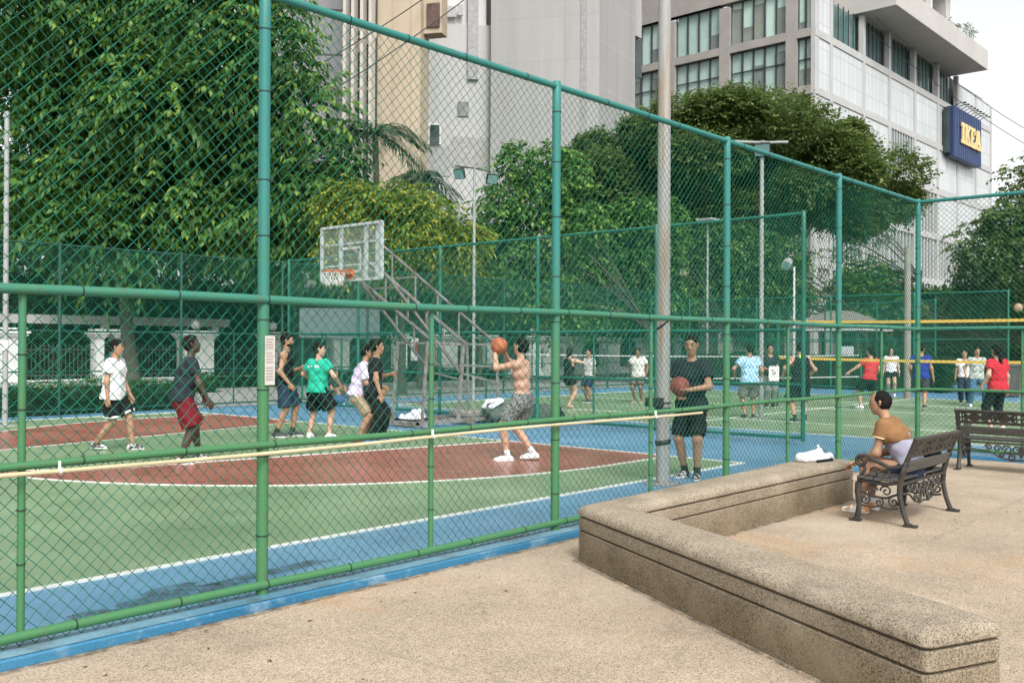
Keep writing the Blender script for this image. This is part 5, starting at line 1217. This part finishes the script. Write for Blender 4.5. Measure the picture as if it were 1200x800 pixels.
        if socks is not None:
            u=nrm(kn[i]-an[i]); V,Fc=sdf_mesh([dict(p=[RC(a,a+u*.10,.043,.045)],k=.01,planes=[(u,float(u@S(a+u*.085)))])],min(cell,.011)); mesh_obj('sock',V,Fc,socks,t,True,local=True)
    if extra: extra(t,S,dict(C=C,pv=pv,sp=sp,rt=rt,sh=sh,el=el,wr=wr,hd=hd,kn=kn,an=an,hp=hp,CH=CH,nk=nk,H=H,fw=fw,up=up,lf=lf))
    return t
K={}
def C_(n,c,**k):
    if n not in K: K[n]=cloth(n,c,**k)
    return K[n]
wht=C_('cloth_white',(.72,.70,.73),var=.05); blk=C_('cloth_black',(.009,.010,.012)); navy=C_('cloth_navy',(.018,.030,.055)); charc=C_('cloth_charcoal',(.018,.025,.031)); redc=C_('cloth_red_shorts',(.13,.008,.014)); teal=C_('cloth_teal',(.02,.36,.24)); lav=C_('cloth_lavender',(.58,.52,.70),var=.06); khaki=C_('cloth_khaki',(.30,.235,.155)); pat=C_('cloth_print',(.05,.052,.055),c2=(.27,.265,.26),scale=48,thr=(.44,.56),detail=2)
dkb=C_('cloth_dark',(.012,.012,.015)); skyb=C_('cloth_sky_blue',(.22,.46,.66),c2=(.48,.66,.78),scale=14,thr=(.4,.6)); grey=C_('cloth_grey_print',(.20,.23,.22),c2=(.5,.52,.5),scale=20,thr=(.4,.6)); rdt=C_('cloth_red_tee',(.52,.025,.045)); jean=C_('cloth_jeans',(.055,.12,.19)); royal=C_('cloth_royal',(.02,.035,.22)); brwn=C_('cloth_grey_brown',(.12,.105,.09)); greyshort=C_('cloth_grey',(.17,.17,.16))
s_blk=pm('shoe_black',(.02,.02,.022),.5); s_wht=pm('shoe_white',(.72,.72,.72),.5,.05); s_blue=pm('shoe_blue',(.05,.12,.25),.6); s_mix=pm('shoe_grey',(.02,.02,.022),.6,.6,16,c2=(.5,.5,.5),thr=(.52,.58)); sk_b=pm('sock_black',(.02,.02,.02),.9); sk_w=pm('sock_white',(.6,.62,.66),.9)
RIGHT=-48.1
def mark_white(w_,h_,up_):
    def fn(t,S,J,par):
        rg=random.Random(5); mb=MB(); n=-np.array([J['sp'][2],0,0.])+0; c=J['CH']+J['sp']*up_-np.array([.132,0,0]); u=J['rt']; v=J['sp']
        for k in range(7):
            x=-w_/2+w_*k/6; a=rg.uniform(-.4,.6); mb.bar(S(c+u*x-v*h_*.3*rg.uniform(.4,1)),S(c+u*(x+.012*a)+v*h_*.5*rg.uniform(.3,1)),.012,.006)
        mb.bar(S(c-u*w_*.45-v*h_*.05),S(c+u*w_*.5+v*h_*.06),.009,.006)
        mb.build('print',wht,par,local=True)
    return fn
# --- the game in front
person('man in white tee and black shorts with white hems, walking right at far left',(7.10,14.72),RIGHT,1.74,pel=(.0,.90),lean=(.05,0),feet=((.27,.08,0,0),(-.24,-.08,0,.03)),hands=((.20,.22,.80),(.02,-.27,.78)),poles=((-1,.3,-.2),(-1,-.3,-.2)),look=(6,2),skin='tan',top=dict(mat=wht,loose=.035,hem=-.10),bottom=dict(mat=blk,len=.86,loose=.03,trim=wht),shoes=s_mix,fat=1.12,hair='short')
person('dark skinned man in charcoal tee and red shorts, head turned away to the right',(7.02,12.38),-22,1.80,pel=(-.06,.91),lean=(.22,0),feet=((.19,.20,-10,0),(-.10,-.16,-15,0)),hands=((.30,.26,.80),(.28,-.24,.78)),look=(-8,14),skin='dark',top=dict(mat=charc,loose=.03,hem=-.08),bottom=dict(mat=redc,len=.95,loose=.05,flare=.02),shoes=s_mix,fat=1.05)
def wristb(t,S,J): pass
person('bearded man in black sleeveless top, half hidden by the teal tee man',(10.22,14.62),RIGHT,1.84,pel=(0,.93),lean=(.02,0),feet=((.10,.12,0,0),(-.12,-.12,-8,0)),hands=((.26,.02,1.18),(.12,-.22,.92)),look=(0,0),skin='tan',top=dict(mat=blk,kind='tank',loose=.022,hem=-.08),bottom=dict(mat=navy,len=.92,loose=.035),shoes=s_blk,socks=sk_b,beard=True)
person('man in bright teal tee with white back print and black shorts, face turned right',(10.45,13.98),8,1.71,pel=(0,.90),lean=(.05,0),feet=((.02,.22,25,0),(.10,-.20,-10,0)),hands=((.22,.33,1.02),(.26,-.30,.98)),poles=((-.6,1,-.4),(-.6,-1,-.4)),look=(-55,2),skin='light',top=dict(mat=teal,loose=.035,hem=-.07,mark=mark_white(.26,.07,.06)),bottom=dict(mat=blk,len=.85,loose=.045,flare=.03),shoes=s_wht,hair='short')
person('man in lavender shirt and khaki shorts leaning behind the man in black',(10.47,12.77),RIGHT+4,1.75,pel=(-.10,.86),lean=(.30,.0),feet=((.05,.10,0,0),(-.05,-.12,-5,0)),hands=((.34,.10,.95),(.30,-.15,.90)),look=(0,4),skin='tan',top=dict(mat=lav,loose=.028,hem=-.06,sleeve=.8),bottom=dict(mat=khaki,len=.9,loose=.02,flare=.0),shoes=pm('shoe_brown',(.13,.05,.03),.6),hair='thick')
person('man in black tee, long dark trousers and blue shoes, before the lavender shirt',(10.54,12.545),RIGHT+8,1.77,pel=(-.02,.90),lean=(.10,0),feet=((.12,.10,-5,0),(-.08,-.12,-12,0)),hands=((.30,.12,1.16),(.10,-.26,.84)),poles=((-.5,.6,-.5),(-1,-.4,-.2)),look=(-4,6),skin='tan',top=dict(mat=dkb,loose=.025,hem=-.07),bottom=dict(mat=blk,len=1.9,loose=.028),shoes=s_blue,hair='thick')
person('shirtless man in grey print shorts shooting a basketball',(10.42,9.20),104,1.80,pel=(-.06,.885),lean=(.06,.0),twist=8,feet=((.10,.14,22,.0),(-.16,-.13,10,.03)),hands=((.31,.13,1.51),(.24,-.02,1.53)),poles=((.9,.5,-.6),(.8,-.7,-.4)),palms=((.0,-.9,.45),(.2,.75,.6)),look=(-12,14),curl=.35,skin='light',bottom=dict(mat=pat,len=.80,loose=.034,flare=.006),shoes=s_wht,socks=sk_w,hair='thick',cell=.0095)
balls((10.28,9.46,1.655),.122,'orange basketball raised in the hands of the shirtless shooter',pm('ball_orange',(.40,.115,.045),.6,.15,30,bump=.3,bscale=160),pm('ball_seam',(.05,.02,.012),.7),rot=(.6,.4))
person('man in black tee and shorts behind the lamp post, holding a dull red basketball',(10.58,6.44),186,1.79,pel=(0,.93),lean=(.0,0),feet=((.05,.10,20,0),(-.03,-.10,-10,0)),hands=((.27,.10,1.10),(.24,-.05,1.02)),poles=((-.6,.9,-.3),(-.6,-.9,-.3)),palms=((.2,-.7,.5),(.3,.4,.8)),look=(14,-8),curl=.5,skin='tan',top=dict(mat=charc,loose=.032,hem=-.10,sleeve=.62),bottom=dict(mat=dkb,len=.90,loose=.03,flare=.0),shoes=s_mix,socks=sk_b,fat=.96,hair='short')
balls((10.305,6.44,1.165),.121,'dull red basketball held at the waist of the man in black',pm('ball_brick',(.24,.055,.045),.6,.15,30,bump=.3,bscale=160),pm('ball_seam_dark',(.03,.012,.01),.7),rot=(.3,1.0))
# --- second court and beyond
FC=.015
person('barefoot woman in black top and shorts raising an arm to her head',(20.06,15.95),-15,1.62,pel=(0,.90),lean=(.04,0),feet=((.10,.10,0,0),(-.06,-.10,-5,.03)),hands=((.26,.16,1.38),(.22,-.08,1.40)),poles=((.3,1,-.3),(.3,-1,-.4)),look=(30,4),skin='light',top=dict(mat=blk,kind='tank',hem=-.06),bottom=dict(mat=blk,len=.45,loose=.03),hair='pony',cell=FC,face=False)
person('man in loose white tee and brown shorts waiting beyond the white net',(23.8,16.3),190,1.62,pel=(0,.90),lean=(.02,0),feet=((.0,.12,10,0),(.0,-.12,-10,0)),hands=((.06,.30,.90),(.24,-.24,1.25)),skin='brown',top=dict(mat=C_('cloth_white_print',(.62,.60,.56),c2=(.35,.33,.30),scale=16,thr=(.55,.75)),loose=.04,hem=-.10),bottom=dict(mat=brwn,len=.8),shoes=pm('shoe_brown2',(.16,.08,.05),.6),cell=FC)
person('person in pale top standing half hidden behind the second tall fence post',(22.6,17.2),170,1.6,pel=(0,.90),feet=((0,.1,0,0),(0,-.1,0,0)),skin='tan',top=dict(mat=C_('cloth_pale',(.5,.47,.47))),bottom=dict(mat=navy,len=.9),shoes=s_blk,cell=FC)
person('man in pale blue patterned tee and grey shorts, back turned, on the second court',(20.4,10.86),46,1.72,pel=(0,.91),lean=(.05,0),feet=((-.02,.12,15,0),(.03,-.10,-10,.0)),hands=((.22,.30,1.0),(.02,-.28,.88)),poles=((-.5,1,-.3),(-1,-.4,-.2)),look=(20,0),skin='tan',top=dict(mat=skyb,loose=.035,hem=-.12),bottom=dict(mat=greyshort,len=.9,loose=.03),shoes=s_blk,fat=1.05,cell=.013)
def paper(t,S,J): pass
person('person in dark clothes by the tree with a white paper at the waist',(24.6,12.5),225,1.72,pel=(0,.92),feet=((0,.1,0,0),(0,-.1,0,0)),hands=((.26,.08,1.0),(.22,-.10,1.05)),skin='tan',top=dict(mat=charc),bottom=dict(mat=greyshort,len=1.9),shoes=s_blk,cell=FC)
t=thing('paper_sheet','white paper sheet held by the person in dark clothes beside the tree','paper',(24.42,12.25,1.0)); MB().obox((24.40,12.27,.93),np.array([-.1,.1,0]),np.array([.004,.004,0]),np.array([0,0,.2])).build('sheet',M['white'],t)
def neon(t,S,J):
    V,Fc=sdf_mesh([dict(p=[rc(S(J['nk']-np.array([.05,.03,.015])),S(J['nk']-np.array([.05,-.03,.015])),.05*.95)],k=.01)],.012); mesh_obj('collar',V,Fc,pm('neon_yellow',(.45,.75,.03),.7,.05),t,True,local=True)
person('man in black sleeveless top with neon yellow collar and black shorts, seen from behind',(20.2,9.52),58,1.76,pel=(0,.91),lean=(.03,0),feet=((.02,.12,20,0),(.02,-.12,-20,0)),hands=((.16,.34,1.02),(.18,-.30,.98)),poles=((-.7,1,-.2),(-.7,-1,-.2)),look=(-20,0),skin='light',top=dict(mat=blk,kind='tank',hem=-.10,loose=.03),bottom=dict(mat=dkb,len=.95,loose=.045,flare=.03),shoes=s_blk,socks=sk_b,fat=1.08,cell=.013,extra=neon)
person('woman in red tee stretching her left arm out low, on the second court',(25.9,10.25),60,1.70,pel=(-.02,.88),lean=(.05,-.12),feet=((.05,.22,15,0),(.0,-.22,-10,0)),hands=((.18,.62,.95),(.10,-.25,.90)),poles=((-.3,.5,-.6),(-1,-.4,-.2)),look=(25,0),skin='light',top=dict(mat=rdt,loose=.03,hem=-.08),bottom=dict(mat=blk,len=.9),shoes=s_wht,hair='pony',cell=.013)
person('person in white top and black shorts far behind the serving woman in red',(33.0,12.3),205,1.66,pel=(0,.90),feet=((.08,.1,0,0),(-.10,-.1,0,0)),skin='light',top=dict(mat=wht),bottom=dict(mat=blk,len=.5),shoes=s_wht,hair='pony',cell=FC)
person('player in royal blue tee and dark shorts, mostly behind the fence corner post',(26.3,9.02),20,1.76,pel=(0,.91),feet=((.14,.08,0,0),(-.20,-.08,0,.05)),hands=((.14,.24,.90),(.02,-.30,.85)),look=(-30,0),skin='tan',top=dict(mat=royal,hem=-.08,loose=.03),bottom=dict(mat=C_('cloth_dark_grey',(.05,.05,.055)),len=.85),shoes=s_blk,cell=.013)
person('person in white tee standing beside the one in grey print, far on the second court',(30.2,9.1),190,1.62,pel=(0,.90),feet=((0,.1,0,0),(0,-.1,0,0)),skin='tan',top=dict(mat=wht),bottom=dict(mat=navy,len=1.9),shoes=s_blk,cell=FC,hair='short')
person('person in grey print shirt, jeans and white shoes, far on the second court',(29.1,8.45),215,1.68,pel=(0,.91),feet=((.05,.22,10,0),(-.02,-.18,-10,0)),hands=((.02,.34,.92),(.03,-.32,.92)),skin='tan',top=dict(mat=grey,loose=.035,hem=-.1),bottom=dict(mat=jean,len=1.95),shoes=s_wht,cell=.014)
person('woman with a long black braid in a red tee and black trousers, seen from behind',(20.7,5.62),62,1.72,pel=(0,.92),lean=(.02,0),feet=((.0,.17,15,0),(.02,-.16,-12,0)),hands=((.06,.34,.93),(.04,-.31,.86)),skin='light',top=dict(mat=C_('cloth_red_braid',(.46,.018,.035)),loose=.035,hem=-.10),bottom=dict(mat=blk,len=1.62,loose=.03),shoes=s_wht,hair='braid',cell=.013)
person('person in dark top and blue jeans sitting on the ground beyond the far court edge',(17.1,22.0),-100,1.7,pel=(0,.16),lean=(-.12,0),feet=((.62,.14,0,0),(.58,-.16,0,0)),hands=((.40,.14,.45),(.38,-.14,.43)),skin='tan',top=dict(mat=charc),bottom=dict(mat=C_('cloth_blue_jeans',(.04,.12,.26)),len=1.9),shoes=s_wht,cell=FC,kneepole=((.3,0,1),(.3,0,1)))
# --- the seated onlooker: he sits on the bench with his hands on his knees
tan_=C_('cloth_tan_yoke',(.22,.115,.05)); lilac=C_('cloth_lilac_grey',(.30,.29,.36),var=.05)
def yoke(t,S,J):
    # tan upper half of his shirt with short sleeves and a hood at the nape
    sp,rt=J['sp'],J['rt']; pv=J['pv']; G=[]
    a=pv+sp*.42
    low=pv+sp*.30; nn=-(sp*.92+np.array([.0,.0,0])+np.array([-.25,0,0])); nn/=np.linalg.norm(nn)
    cut=[rc(S(J['nk']-np.array([0,0,.06])),S(J['nk']+sp*.1),.068)]
    G.append(dict(p=[rc(S(J['CH']+rt*.09),S(J['CH']-rt*.09),.134),rc(S(pv+sp*.45+rt*.14),S(pv+sp*.45-rt*.14),.088),rc(S(pv+sp*.25),S(J['CH']),.134,.128)],k=.05,planes=[(nn,float(nn@S(pv+sp*.27)))],cuts=cut,noise=.008))
    for i in(0,1):
        d=nrm(J['el'][i]-J['sh'][i]); e=J['sh'][i]+(J['el'][i]-J['sh'][i])*.48
        G.append(dict(p=[rc(S(J['sh'][i]),S(J['sh'][i]+(J['el'][i]-J['sh'][i])*.62),.070,.074)],k=.02,planes=[(d,float(d@S(e)))],noise=.003,ku=.03))
    G.append(dict(p=[rc(S(J['nk']+np.array([-.06,.05,-.03])),S(J['nk']+np.array([-.06,-.05,-.03])),.055),rc(S(J['nk']+np.array([-.10,.03,-.10])),S(J['nk']+np.array([-.10,-.03,-.10])),.05)],k=.03,noise=.004,ku=.03))
    V,Fc=sdf_mesh(G,.010); mesh_obj('shirt_yoke',V,Fc,tan_,t,True,local=True)
    for i in(0,1):
        d=nrm(J['el'][i]-J['sh'][i]); e=J['sh'][i]+(J['el'][i]-J['sh'][i])*.48
        V,Fc=sdf_mesh([dict(p=[rc(S(e-d*.1),S(e+d*.1),.0765)],k=.01,planes=[(d,float(d@S(e+d*.001))),(-d,float(-d@S(e-d*.014)))])],.006); mesh_obj('cuff_band',V,Fc,pm('cuff_cream',(.62,.50,.30),.8),t,True,local=True)
person('balding man in tan and lilac shirt sitting on the near bench, hands on knees',(9.72,3.44),95,1.66,pel=(-.02,.535),lean=(.60,.0),feet=((.46,.13,6,0),(.42,-.12,-8,0)),hands=((.495,.15,.545),(.47,-.09,.56)),poles=((-.6,.35,-.5),(-.6,-.4,-.5)),palms=((.15,0,-1),(.15,0,-1)),look=(14,-2),curl=.6,skin='tan',top=dict(mat=lilac,kind='tank',loose=.026,hem=-.06),bottom=dict(mat=navy,len=.86,loose=.03,flare=.01),fat=.93,shoes=pm('shoe_orange',(.55,.22,.04),.6,.4,14,c2=(.72,.70,.66),thr=(.45,.55)),socks=sk_w,hair='bald',cell=.008,kneepole=((1,0,.6),(1,0,.6)),extra=yoke)
# ------------------------------------------------------------------ benches
def scroll(c,r0,turns,plane_u,plane_v,a0=0,sgn=1,n=26,grow=.15):
    c=np.array(c,float);u=np.array(plane_u,float);v=np.array(plane_v,float); P=[]
    for i in range(n):
        q=i/(n-1); a=a0+sgn*turns*2*math.pi*q; r=r0*(1-q*(1-grow)); P.append(c+u*r*math.cos(a)+v*r*math.sin(a))
    return P
def bench(label,loc,rz,L):
    """local frame: x along the seat, +y is where the sitter faces; back feet near y=0, front feet near y=.46"""
    t=thing('park_bench',label,'bench',loc,rz)
    def end(x):
        mb=MB(); X=lambda y,z:(x,y,z)
        mb.tube([X(-.03,.012),X(.0,.02),X(.045,.14),X(.075,.28),X(.07,.40),X(.03,.55),X(-.03,.70),X(-.075,.815)],[.026,.024,.022,.024,.027,.024,.022,.020],8,flat=1.25)
        mb.box((x-.032,-.085,0),(x+.032,.035,.022))
        mb.tube([X(.485,.012),X(.47,.05),X(.455,.16),X(.47,.28),X(.46,.375)],[.026,.022,.021,.025,.027],8,flat=1.25); mb.box((x-.032,.44,0),(x+.032,.545,.022))
        mb.tube([X(.065,.405),X(.2,.375),X(.33,.38),X(.47,.40)],.019,8,flat=1.3)
        mb.tube([X(.07,.30),X(.2,.245),X(.34,.25),X(.47,.30)],.012,6)
        # arm rest with a rolled end
        arm=[X(-.01,.585),X(.07,.545),X(.17,.535),X(.29,.585),X(.39,.635),X(.455,.625)]+scroll(X(.435,.575),.055,1.05,(0,1,0),(0,0,1),1.25,-1,16,.35)[2:]
        mb.tube(arm,.019,8,flat=1.25); mb.tube([X(.46,.40),X(.43,.45),X(.40,.50),X(.415,.55)],.016,8)
        e=auto_smooth(mb.build('end_frame',M['iron'],t,local=True),50)
        mb=MB(); U,Vv=(0,1,0),(0,0,1)
        for (cy,cz,r,a,sg) in ((.20,.31,.055,0,1),(.335,.31,.055,math.pi,-1),(.13,.215,.05,1.2,-1),(.40,.215,.05,1.9,1),(.265,.20,.045,1.57,1),(.20,.46,.05,.5,1),(.31,.475,.055,2.6,-1)):
            mb.tube(scroll(X(cy,cz),r,1.35,U,Vv,a,sg),.0095,6)
        mb.tube([X(.09,.16),X(.18,.145),X(.265,.165),X(.35,.145),X(.44,.16)],.010,6)
        mb.build('end_scrolls',M['iron'],e,local=True)
    end(.03); end(L-.03)
    for k,y in enumerate((.115,.195,.275,.355,.435)):
        z=.425-.012*math.sin(k*.8); MB().box((.0,y-.034,z-.013),(L,y+.034,z+.013)).bevel_build('seat_slat',M['slat'],t,.006,2,local=True)
    d=np.array([0,-.105,.27]);d/=np.linalg.norm(d); nn=np.array([0,d[2],-d[1]])
    B=np.array([0,.045,.50])
    def on(x,s_): return np.array([x,0,0])+B+d*s_
    MB().obox(on(L/2,.05),np.array([L/2,0,0]),d*.055,nn*.013).bevel_build('back_slat',M['slat'],t,.006,2,local=True)
    # pierced iron back panel: frame, roundels, leaves and scrolls
    z0,z1=.165,.315; mb=MB()
    for s_ in(z0,z1): mb.obox(on(L/2,s_),np.array([L/2-.02,0,0]),d*.016,nn*.012)
    mb.obox(on(L/2,z1+.018),np.array([L/2,0,0]),d*.010,nn*.018)
    for x in(.045,L-.045): mb.obox(on(x,(z0+z1)/2),np.array([.02,0,0]),d*(z1-z0)/2,nn*.011)
    m_=int(round((L-.2)/.36)); wseg=(L-.13)/m_
    Ux=np.array([1.,0,0])
    for k in range(m_):
        cx=.065+wseg*(k+.5); c=on(cx,(z0+z1)/2)
        P=[c+Ux*.085*math.cos(a)+d*.055*math.sin(a) for a in np.linspace(0,2*math.pi,18,endpoint=False)]; mb.poly([p-nn*.006 for p in P],nn*.012)
        for sx in(-1,1):
            for sz in(-1,1):
                mb.tube(scroll(c+Ux*sx*wseg*.36+d*sz*.034,.034,1.2,Ux,d,0 if sx<0 else math.pi,sx*sz,18,.3),.0105,6)
            mb.tube([c+Ux*sx*.08,c+Ux*sx*wseg*.3,c+Ux*sx*wseg*.5],.011,6)
            P=[c+Ux*(sx*(wseg*.27)+.022*math.cos(a))+d*.05*math.sin(a) for a in np.linspace(0,2*math.pi,12,endpoint=False)]; mb.poly([p-nn*.005 for p in P],nn*.010)
    mb.build('back_panel',M['iron'],t,local=True)
    mb=MB(); Z=np.array([0,0,1.])
    for y in(.06,):
        mb.box((.04,y-.01,.375),(L-.04,y+.01,.40)); c0=L/2
        for sx in(-1,1):
            for (dx,dz,r,a,sg) in ((.055,.30,.06,math.pi,-1),(.17,.30,.065,0,1),(.29,.315,.05,math.pi,-1),(.12,.215,.05,1.57,1),(.40,.325,.045,0,1),(.24,.235,.035,0,-1)):
                if dx>L/2-.06: continue
                mb.tube(scroll((c0+sx*dx,y,dz),r,1.3,Ux*sx,Z,a,sg*sx*sx,22,.25),.011,6)
            mb.tube([(c0,y,.18),(c0+sx*.12,y,.165),(c0+sx*.26,y,.20),(c0+sx*.38,y,.27),(c0+sx*(L/2-.05),y,.30)],.011,6)
        P=[np.array([c0,y-.005,.285])+Ux*.03*math.cos(a)+Z*.085*math.sin(a) for a in np.linspace(0,2*math.pi,14,endpoint=False)]; mb.poly(P,(0,.01,0))
    mb.build('apron_scrolls',M['iron'],t,local=True); return t
bench('dark cast iron bench with pierced back, occupied by the seated man',(9.08,3.24,0),0,1.26)
bench('empty dark cast iron bench at the right edge, facing the second court',(13.90,4.30,0),R(-90),1.6)
# bag on the seat behind the man, and the white bag on the wall
V,Fc=sdf_mesh([dict(p=[rc((9.92,3.40,.53),(10.12,3.38,.53),.09),rc((9.90,3.34,.62),(10.06,3.33,.62),.075)],k=.05,noise=.006)],.009)
o=mesh_obj('backpack',V,Fc,blk,None,True); tag(o,'soft black bag lying on the near bench behind the seated man','bag')
V,Fc=sdf_mesh([dict(p=[rc((9.74,4.58,.48),(10.10,4.54,.475),.055,.06),rc((9.95,4.48,.47),(10.2,4.46,.465),.045,.04),rc((10.12,4.55,.50),(10.24,4.62,.56),.035,.012),rc((9.72,4.52,.47),(9.95,4.44,.465),.04),rc((10.0,4.60,.47),(10.2,4.62,.465),.04)],k=.04,noise=.009,planes=[((0,0,-1.),-.437)])],.007)
o=mesh_obj('plastic_bag',V,Fc,pm('white_film',(.70,.70,.71),.35,.06,6,bump=.5,bscale=25),None,True); tag(o,'crumpled white plastic bag lying on the seat wall beside the seated man','bag')
V,Fc=sdf_mesh([dict(p=[rc((9.80,4.42,.446),(10.05,4.38,.446),.02)],k=.02,planes=[((0,0,-1.),-.437)])],.006); mesh_obj('dark_base',V,Fc,blk,o,True)
# things by the basketball stand
o=blob('gym_mat',pm('mat_grey_green',(.085,.095,.075),.8,.25,5,bump=.3),[rc((15.15,14.05,.18),(15.95,13.2,.18),.17,.17),rc((15.0,14.15,.30),(15.3,13.9,.34),.12,.14),rc((15.5,13.7,.30),(15.9,13.25,.28),.14)],'grey green rolled mat lying against the right side of the basketball stand','mat',k=.08,h=.022,noise=.008)
o=blob('towel',wht,[rc((14.98,14.12,.47),(15.22,13.92,.49),.05,.05),rc((14.86,14.1,.36),(14.94,14.08,.46),.04),rc((14.95,14.0,.36),(15.15,13.85,.47),.045)],'white towel thrown over the left end of the grey green mat','towel',k=.05,h=.014,noise=.008)
t=thing('water_bottle','clear plastic water bottle standing on the mat behind the shooter','bottle',(15.62,13.45,.42)); MB().lathe((15.62,13.45,.42),[(.04,0),(.042,.02),(.042,.20),(.03,.25),(.014,.28)],14).build('body',clear_mat('bottle_plastic',(.75,.85,.9),.35),t,True); MB().lathe((15.62,13.45,.42),[(.017,.281),(.017,.31)],12).build('cap',pm('cap_blue',(.1,.3,.6),.4),t)
o=blob('sports_bag',wht,[rc((13.3,14.92,.15),(13.55,14.66,.16),.09,.10),rc((13.45,14.75,.25),(13.55,14.65,.28),.08,.07)],'white and black sports bag on the floor left of the basketball stand','bag',k=.06,h=.016,noise=.012)
blob('bag_base',blk,[rc((13.2,14.97,.085),(13.6,14.58,.085),.085,.09)],parent=o,k=.03,h=.016,noise=.008)
blob('sports_bag',blk,[rc((15.9,13.3,.14),(16.15,13.1,.14),.13),rc((15.95,13.2,.26),(16.1,13.1,.28),.09)],'black sports bag on the floor behind the shooter, right end of the mat','bag',k=.05,h=.018,noise=.01)
blob('shoe_bag',pm('bag_blue',(.03,.10,.24),.7),[rc((16.35,21.3,.14),(16.55,21.1,.16),.13,.12)],'blue bag on the ground beside the sitting person in jeans','bag',k=.05,h=.02,noise=.01)
blob('shoe_bag',pm('bag_pale',(.42,.42,.40),.7),[rc((16.75,20.9,.10),(17.05,20.6,.10),.09,.09)],'pale bag on the far court edge right of the sitting person','bag',k=.05,h=.02,noise=.01)
# nets on the second court
def net(label,A,B,z0,z1,mat_band,cord,bw,mesh,cat='net',bottom=True):
    A=np.array(A,float);B=np.array(B,float); t=thing('sports_net',label,cat,((A[0]+B[0])/2,(A[1]+B[1])/2,0)); d=(B-A);L=np.linalg.norm(d);d/=L; P=lambda u,z:np.array([A[0]+d[0]*u,A[1]+d[1]*u,z])
    sagf=lambda u:-.05*4*(u/L)*(1-u/L)
    def band(z,name):
        V=[];Fc=[]; k=20
        for i in range(k+1):
            u=L*i/k
            for dz in(-bw/2,bw/2):
                for e in(-.004,.004): V.append(P(u,z+dz+sagf(u))+np.array([-d[1],d[0],0])*e)
        for i in range(k):
            a=4*i
            for q in((0,1),(1,3),(3,2),(2,0)): Fc.append((a+q[0],a+q[1],a+4+q[1],a+4+q[0]))
        mesh_obj(name,V,Fc,mat_band,t)
    band(z1,'top_band')
    if bottom: band(z0,'bottom_band')
    mb=MB()
    for u in np.arange(mesh,L,mesh): mb.bar(P(u,z0+sagf(u)),P(u,z1+sagf(u)),.0035)
    for z in np.arange(z0+mesh,z1,mesh): mb.tube([P(L*i/16,z+sagf(L*i/16)) for i in range(17)],.0018,3)
    mb.build('cords',cord,t)
    for u,nm in((-.06,'post'),(L+.06,'post')): auto_smooth(MB().cyl(P(u,0),P(u,z1+.08),.035,n=12).build(nm,M['post_far'],t))
    return t
yb=pm('band_yellow',(.62,.40,.08),.6,.1,3)
net('volleyball net with yellow bands across the second court at the right',(25.0,12.4),(25.0,2.9),1.36,2.36,yb,pm('cord_dark',(.03,.05,.04),.9),.07,.12)
net('long low badminton net with white bands behind the divider fence',(21.8,19.0),(30.4,12.35),.72,1.40,pm('band_white',(.42,.43,.42),.6),pm('cord_dark2',(.03,.06,.05),.9),.032,.06)
balls((26.26,6.66,2.66),.105,'scuffed pale brown volleyball in the air above the yellow net at the right edge',pm('ball_worn',(.36,.25,.17),.7,.3,12),None,name='volleyball')
# small litter and leaves on the terrace near the kerb
rg=np.random.default_rng(9); n=60; x=rg.uniform(2.2,12,n); y=np.where(rg.random(n)<.5,rg.uniform(4.6,5.1,n),rg.uniform(1.2,5,n))
Q=sprays(np.stack([x,y,np.full(n,.008)],1),unit(np.stack([rg.normal(0,1,n),rg.normal(0,1,n),np.zeros(n)],1)),np.full(n,.01),1,.045,.022,0,rg)
o=quads_obj('fallen_leaves',Q,pm('dry_leaf',(.11,.06,.025),.9,.4,5),None,rg.random(n)); tag(o,'scattered dry fallen leaves on the pebble terrace','leaves',kind='stuff')
